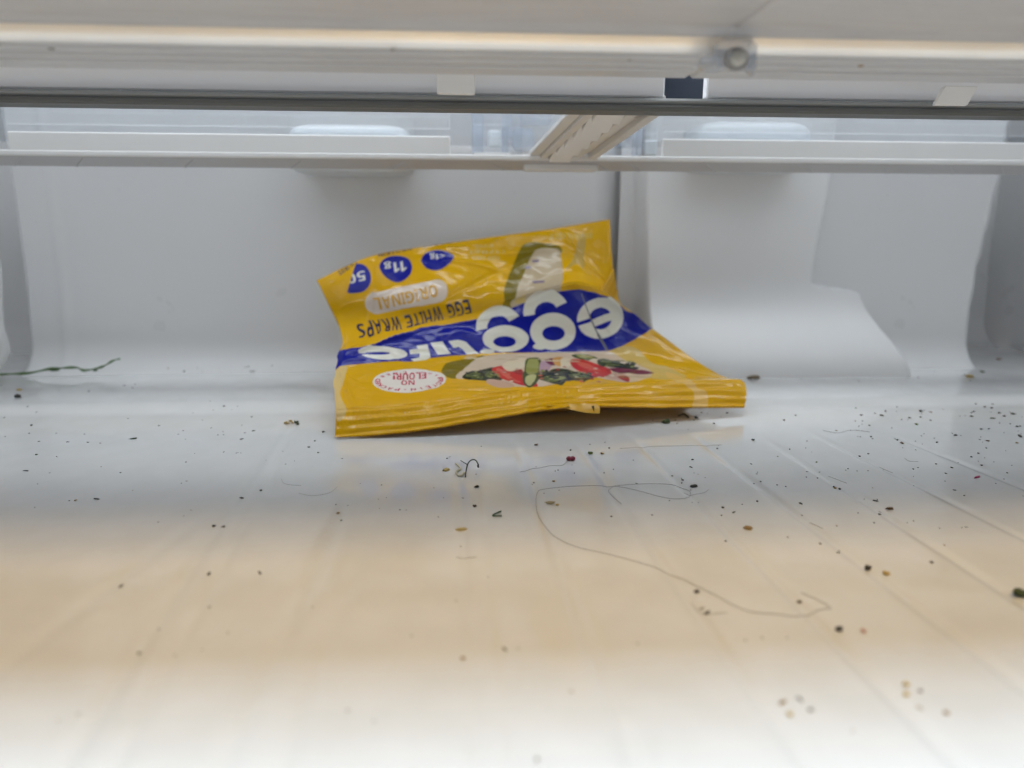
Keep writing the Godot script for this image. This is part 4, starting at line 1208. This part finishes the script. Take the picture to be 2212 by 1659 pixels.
	bit("green_blob", 2204, 1288, crumbs[6], M.herb, Vector3(.0046, .0040, .0036), 0.2, "large dark green crumb cut by the right edge", "crumb")
	bit("black_seed", 1506, 1281, flakes[3], M.brown_dark, Vector3(.0018, .004, .0011), 0.3, "dark oval seed on the curve of the long hair", "seed")
	bit("pale_blob", 1957, 1481, crumbs[0], M.husk, Vector3(.0016, .0014, .0015), 0.2, "pale yellow crumb, rear one of a blurred pair at right", "crumb")
	bit("pale_blob", 1959, 1503, crumbs[1], M.husk, Vector3(.0019, .0014, .0015), 0.7, "pale yellow crumb, front one of a blurred pair at right", "crumb")
	bit("pale_blob", 1708, 1546, crumbs[2], M.husk, Vector3(.0016, .0012, .0014), 0.3, "pale yellow blurred crumb near the bottom, right of centre", "crumb")
	bit("grey_blob", 1751, 1536, crumbs[3], M.grey_crumb, Vector3(.0013, .0007, .0009), 0.5, "dark blurred crumb right of the pale yellow foreground crumb", "crumb")
	bit("grey_blob", 1990, 1495, crumbs[4], M.grey_crumb, Vector3(.0012, .0007, .0009), 0.5, "grey blurred crumb right of the pale yellow pair", "crumb")
	bit("grey_blob", 1160, 1643, crumbs[5], M.grey_crumb, Vector3(.0012, .0009, .0009), 0.5, "grey blurred crumb at the bottom edge, middle", "crumb")
	bit("pale_blob", 1690, 1520, crumbs[6], M.tan_crumb, Vector3(.0024, .0006, .0009), 0.5, "flat tan blurred crumb behind the pale yellow foreground crumb", "crumb")
	bit("dark_speck", 460, 1138, crumbs[3], M.black_crumb, Vector3(.0013, .0011, .0012), 0.0, "round black speck at left, edge of the warm light", "speck")
	bit("dark_speck", 481, 1139, crumbs[0], M.grey_crumb, Vector3(.0015, .0009, .0012), 0.3, "grey speck just right of the round black speck", "speck")
	bit("dark_sliver", 521, 1077, flakes[1], M.black_crumb, Vector3(.0026, .002, .0008), -0.5, "black tapered sliver on the floor left of centre", "sliver")
	bit("dark_sliver", 208, 1079, flakes[2], M.black_crumb, Vector3(.0027, .002, .0007), -0.2, "short black sliver on the floor at left", "sliver")
	bit("dark_sliver", 55, 1018, flakes[3], M.black_crumb, Vector3(.0024, .002, .0007), -0.1, "short black sliver near the left edge", "sliver")
	bit("dark_speck", 1029, 1053, crumbs[0], M.black_crumb, Vector3(.0022, .0014, .0016), 0.4, "black crumb pair below the curled sprout", "crumb")
	bit("dark_speck", 1026, 1095, crumbs[2], M.brown_dark, Vector3(.0018, .0014, .0016), 0.9, "brown crumb left of the green bent blade", "crumb")
	for e in [[1731, 1089, 2.4, 0], [1453, 1029, 1.6, 1], [1475, 1038, 2.2, 2], [1644, 1041, 1.6, 3], [2065, 941, 3.2, 0], [2135, 953, 2.6, 5], [2190, 895, 4.0, 1], [2160, 893, 3.6, 2], [2105, 890, 2.6, 3], [1877, 981, 2.2, 4], [1950, 958, 3.2, 5], [1940, 951, 2.4, 0], [2025, 956, 2.4, 1], [1707, 971, 1.8, 1], [1765, 999, 1.8, 6], [1850, 882, 2.2, 1], [1862, 897, 2.4, 2], [1906, 898, 3.8, 4], [1990, 889, 4.4, 0], [1966, 903, 2.4, 3], [1981, 917, 3.4, 6], [1720, 898, 2.2, 1], [1695, 908, 2.4, 2], [2206, 944, 3.8, 2]]:
		var mm: Material = [M.black_crumb, M.herb, M.brown_dark, M.black_crumb, M.grey_crumb, M.brown_crumb, M.herb_light][e[3]]
		var b := bit("herb_crumb", e[0], e[1], crumbs[int(e[0]) % 7], mm, Vector3(1.0, 0.5, 0.6) * 0.001 * e[2] * 0.75, e[0] * 0.7, "%s crumb %s at right" % [["black", "dark green", "dark brown", "round black", "grey", "reddish brown", "light green"][e[3]], "near the back" if e[1] < 900 else "in the rear scatter" if e[1] < 930 else "beside the grooves" if e[1] < 965 else "behind the warm light" if e[0] > 1600 else "near the loop of the long hair"], "crumb", "larger herb crumbs on the right side of the floor")
	# the fine scatter: (left, right, rear, front, how many)
	rng.seed = 42
	for zone in [[0, 700, 865, 1000, 50, "on the pale floor left of the pouch"], [0, 760, 1000, 1130, 16, "on the left of the floor behind the warm light"], [720, 1160, 955, 1130, 22, "near the curled sprout in front of the pouch"], [1160, 1560, 955, 1130, 30, "around the loop of the long hair"], [1560, 2212, 870, 960, 62, "in the dense scatter at the rear right of the floor"], [1600, 2212, 960, 1060, 48, "among the grooves on the right of the floor"], [1500, 2212, 1060, 1200, 26, "at the right edge of the warm light"], [1440, 1620, 812, 824, 7, "at the foot of the duct cover"], [1700, 2140, 800, 824, 14, "along the wall foot right of the duct cover"], [100, 660, 790, 806, 9, "along the wall foot left of the pouch"], [0, 300, 826, 850, 7, "below the herb sprig at the far left"], [1360, 1600, 890, 930, 12, "in the shade under the pouch"], [100, 2100, 1180, 1420, 26, "on the warm lit foreground"], [100, 2150, 1420, 1600, 10, "blurred in the bright foreground"]]:
		for k in int(zone[4]):
			var px := rng.randf_range(zone[0], zone[1])
			var py := rng.randf_range(zone[2], zone[3])
			if zone[0] == 1560: px = 2212.0 - absf(rng.randfn(0.0, 260.0))
			var size := 0.0004 + 0.00075 * pow(rng.randf(), 3.0)
			if py < 830: size *= 1.9
			elif py < 960: size *= 1.25
			var stick := rng.randf() < 0.25
			var pick := rng.randf()
			var mm: Material = M.black_crumb if pick < 0.45 else M.brown_dark if pick < 0.68 else M.herb if pick < 0.84 else M.grey_crumb if pick < 0.93 else M.tan_crumb
			if py > 1420: mm = M.tan_crumb if pick < 0.5 else M.grey_crumb
			var tint := {M.black_crumb: "black", M.brown_dark: "dark brown", M.herb: "dark green", M.grey_crumb: "grey", M.tan_crumb: "tan"}
			bit("crumb", px, py, crumbs[rng.randi() % 7], mm, Vector3(size * (2.6 if stick else 1.2), size * 0.8, size * (0.7 if stick else 1.1)), rng.randf() * TAU, "tiny %s %s %s" % [tint[mm], "sliver" if stick else "crumb", zone[5]], "crumb", "fine crumbs " + zone[5])

# ---------------------------------------------------------------- everything
func area(called: String, where: Vector3, aim: Vector3, size: Vector2, energy: float, c: Color) -> void:
	var l := AreaLight3D.new()
	l.name = called
	l.area_size = size
	l.light_energy = energy
	l.light_color = c
	l.area_range = 8.0
	l.area_attenuation = 2.0
	l.shadow_enabled = true
	add_child(l)
	l.look_at_from_position(where, aim, Vector3.FORWARD if absf((aim - where).normalized().y) > 0.9 else Vector3.UP)

func _ready() -> void:
	var cam := Camera3D.new()
	cam.name = "camera"
	cam.fov = 56.9
	cam.near = 0.01
	cam.far = 50.0
	var lens := CameraAttributesPhysical.new()
	lens.frustum_focal_length = 22.14
	lens.frustum_focus_distance = 0.290
	lens.frustum_near = 0.01
	lens.frustum_far = 50.0
	lens.exposure_aperture = 6.2
	cam.attributes = lens
	cam.transform = Transform3D(cam_basis, eye)
	add_child(cam)
	cam.current = true
	var env := Environment.new()
	env.background_mode = Environment.BG_COLOR
	env.background_color = lin(0.35, 0.345, 0.34)      # the dim kitchen in front of the open refrigerator
	env.tonemap_mode = Environment.TONE_MAPPER_LINEAR
	env.tonemap_exposure = 0.90
	env.sdfgi_enabled = true
	env.ssao_enabled = true
	env.ssil_enabled = true
	var we := WorldEnvironment.new()
	we.name = "environment"
	we.environment = env
	add_child(we)
	# cool refrigerator light above the glass, warm kitchen lamp high in front, pale daylight from straight above the opening
	area("shelf_light", Vector3(0.02, 0.36, -0.365), Vector3(0.02, 0, -0.15), Vector2(0.74, 0.10), 0.46, Color(0.95, 0.98, 1.0))
	area("kitchen_lamp", Vector3(0.1, 1.55, 0.50), Vector3(0, 0.0, -0.2), Vector2(0.9, 0.42), 1.8, Color(1.0, 0.83, 0.53))
	area("window_light", Vector3(-0.1, 1.75, -0.055), Vector3(0, 0.0, -0.12), Vector2(1.2, 0.18), 4.1, Color(0.76, 0.89, 1.0))

	font = SystemFont.new()
	font.font_names = PackedStringArray(["Droid Sans"])
	font.font_weight = 700

	mat("cover", lin(0.81, 0.81, 0.81), 0.4)
	mat("liner", lin(0.77, 0.77, 0.772), 0.42)
	var fm := mat("floor", lin(0.78, 0.785, 0.79), 0.20)
	var smear := NoiseTexture2D.new()
	smear.width = 512
	smear.height = 512
	smear.seamless = true
	var sn := FastNoiseLite.new()
	sn.seed = 11
	sn.frequency = 0.012
	sn.fractal_octaves = 4
	smear.noise = sn
	var ramp := Gradient.new()
	ramp.set_color(0, Color(0.35, 0.35, 0.35))
	ramp.set_color(1, Color(1, 1, 1))
	smear.color_ramp = ramp
	fm.roughness = 0.24
	fm.roughness_texture = smear
	fm.uv1_triplanar = true
	fm.uv1_world_triplanar = true
	fm.uv1_scale = Vector3(5, 5, 5)
	mat("roof", lin(0.22, 0.22, 0.23), 0.6)
	mat("white", lin(0.76, 0.755, 0.74), 0.4)
	mat("white_warm", lin(0.76, 0.74, 0.71), 0.45)
	mat("white_shaded", lin(0.52, 0.52, 0.53), 0.5)  # white plastic darkened: the shade under the ledge is put into its colour
	mat("white_cool", lin(0.9, 0.9, 0.92), 0.5)
	mat("white_bright", lin(0.85, 0.84, 0.82), 0.4)
	mat("pale_blue", lin(0.64, 0.68, 0.71), 0.4)
	mat("trim", lin(0.30, 0.31, 0.31), 0.5)
	mat("trim_dark", lin(0.12, 0.125, 0.12), 0.5)
	mat("navy", lin(0.010, 0.018, 0.035), 0.5)
	mat("slate", lin(0.06, 0.08, 0.105), 0.4)
	var lg := mat("added_glow", lin(0.8, 0.8, 0.8))  # glow for the diffuser of the added fixture
	lg.emission_enabled = true
	lg.emission = Color(0.93, 0.97, 1.0)
	lg.emission_energy_multiplier = 0.8
	mat("dots", lin(0.42, 0.48, 0.56), 0.6)
	mat("frost", lin(0.66, 0.68, 0.71), 0.35)
	mat("frost_warm", lin(0.62, 0.62, 0.635), 0.4)
	var cf := mat("clear_front", Color(0.8, 0.82, 0.84, 0.10), 0.05, 0.3)
	cf.transparency = BaseMaterial3D.TRANSPARENCY_ALPHA
	mat("frost_grey", lin(0.34, 0.34, 0.35), 0.3)
	mat("lip", lin(0.95, 0.92, 0.87), 0.40)
	M.lip.metallic = 1.0
	mat("knob", lin(0.50, 0.51, 0.48), 0.12)
	fm.clearcoat_enabled = true
	fm.clearcoat = 0.75
	fm.clearcoat_roughness = 0.06
	for e in [["pane", 0.06], ["clear", 0.14], ["clear_grey", 0.30]]:
		var m := mat(e[0], Color(0.74, 0.79, 0.86, e[1]), 0.06)
		m.transparency = BaseMaterial3D.TRANSPARENCY_ALPHA
	M.pane.metallic_specular = 0.2
	M.pane.albedo_color = Color(0.52, 0.57, 0.63, 0.35)
	# faint smears: broad blotches on floor and liner, long streaks on the frosted plastic
	var blot := NoiseTexture2D.new()
	blot.width = 512
	blot.height = 512
	blot.seamless = true
	var bn := FastNoiseLite.new()
	bn.seed = 23
	bn.frequency = 0.02
	bn.fractal_octaves = 5
	blot.noise = bn
	var br := Gradient.new()
	br.set_color(0, Color(0.975, 0.975, 0.97))
	br.set_color(1, Color(1, 1, 1))
	blot.color_ramp = br
	fm.albedo_texture = blot
	M.liner.uv1_triplanar = true
	M.liner.uv1_world_triplanar = true
	M.liner.uv1_scale = Vector3(4, 4, 4)
	M.liner.roughness_texture = smear
	M.liner.roughness = 0.6
	var streak := NoiseTexture2D.new()
	streak.width = 512
	streak.height = 512
	streak.seamless = true
	streak.noise = bn
	var sr := Gradient.new()
	sr.set_color(0, Color(0.93, 0.925, 0.925))
	sr.set_color(1, Color(1, 1, 1))
	streak.color_ramp = sr
	for called in ["frost", "frost_warm", "lip"]:
		M[called].albedo_texture = streak
		M[called].uv1_triplanar = true
		M[called].uv1_world_triplanar = true
		M[called].uv1_scale = Vector3(2.2, 16, 30)
	mat("stem", lin(0.07, 0.15, 0.035), 0.6)
	mat("leaf", lin(0.035, 0.085, 0.025), 0.6)
	mat("sprig", lin(0.05, 0.06, 0.025), 0.6)
	mat("herb", lin(0.05, 0.07, 0.025), 0.8)
	mat("herb_light", lin(0.13, 0.17, 0.04), 0.8)
	mat("black_crumb", lin(0.035, 0.036, 0.03), 0.8)
	mat("brown_dark", lin(0.06, 0.045, 0.035), 0.8)
	mat("brown_crumb", lin(0.14, 0.075, 0.035), 0.8)
	mat("tan_crumb", lin(0.32, 0.21, 0.08), 0.8)
	mat("grey_crumb", lin(0.22, 0.21, 0.20), 0.8)
	mat("yellow_crumb", lin(0.50, 0.36, 0.12), 0.7)
	mat("straw_crumb", lin(0.42, 0.36, 0.22), 0.7)
	mat("husk", lin(0.58, 0.46, 0.20), 0.6)
	mat("pale_crumb", lin(0.60, 0.54, 0.38), 0.6)
	mat("grain", lin(0.24, 0.19, 0.12), 0.8)
	mat("red_seed", lin(0.20, 0.008, 0.03), 0.3)
	mat("pink", lin(0.42, 0.03, 0.12), 0.5)
	mat("pink_pale", lin(0.55, 0.25, 0.2), 0.6)
	mat("hair", lin(0.05, 0.042, 0.036), 0.5)
	mat("hair_pale", lin(0.20, 0.18, 0.15), 0.6)

	# shallow grooves of the floor: two points of each in the photograph, half width, depth
	for e in [[610, 918, 180, 1593, .0018, .00055], [640, 925, 286, 1588, .0014, .00035], [745, 1095, 535, 1545, .0018, .0005], [806, 1128, 640, 1580, .0014, .00035], [992, 1038, 1030, 1643, .0012, .0004], [1030, 960, 1060, 1200, .0010, .0003], [1118, 965, 1346, 1593, .0013, .0005], [1251, 963, 1660, 1540, .0013, .00055], [1376, 953, 1956, 1538, .0013, .0006], [1506, 948, 2206, 1483, .0014, .0005], [1671, 958, 2106, 1238, .0013, .0005], [1771, 943, 2206, 1160, .0012, .0004], [1940, 945, 2200, 1050, .0012, .0004], [420, 1130, 90, 1380, .002, .0003]]:
		var a := on_floor(e[0], e[1])
		var b := on_floor(e[2], e[3])
		var k := (b.x - a.x) / (a.z - b.z) * 1.0
		k = (b.x - a.x) / ((-b.z) - (-a.z))
		grooves.append([a.x - k * (-a.z), k, e[4] * 1.35, -a.z + 0.012, e[5] * 1.05])

	build_floor()
	build_rear_wall()
	build_ledge()
	build_front()
	build_pouch()
	build_debris()
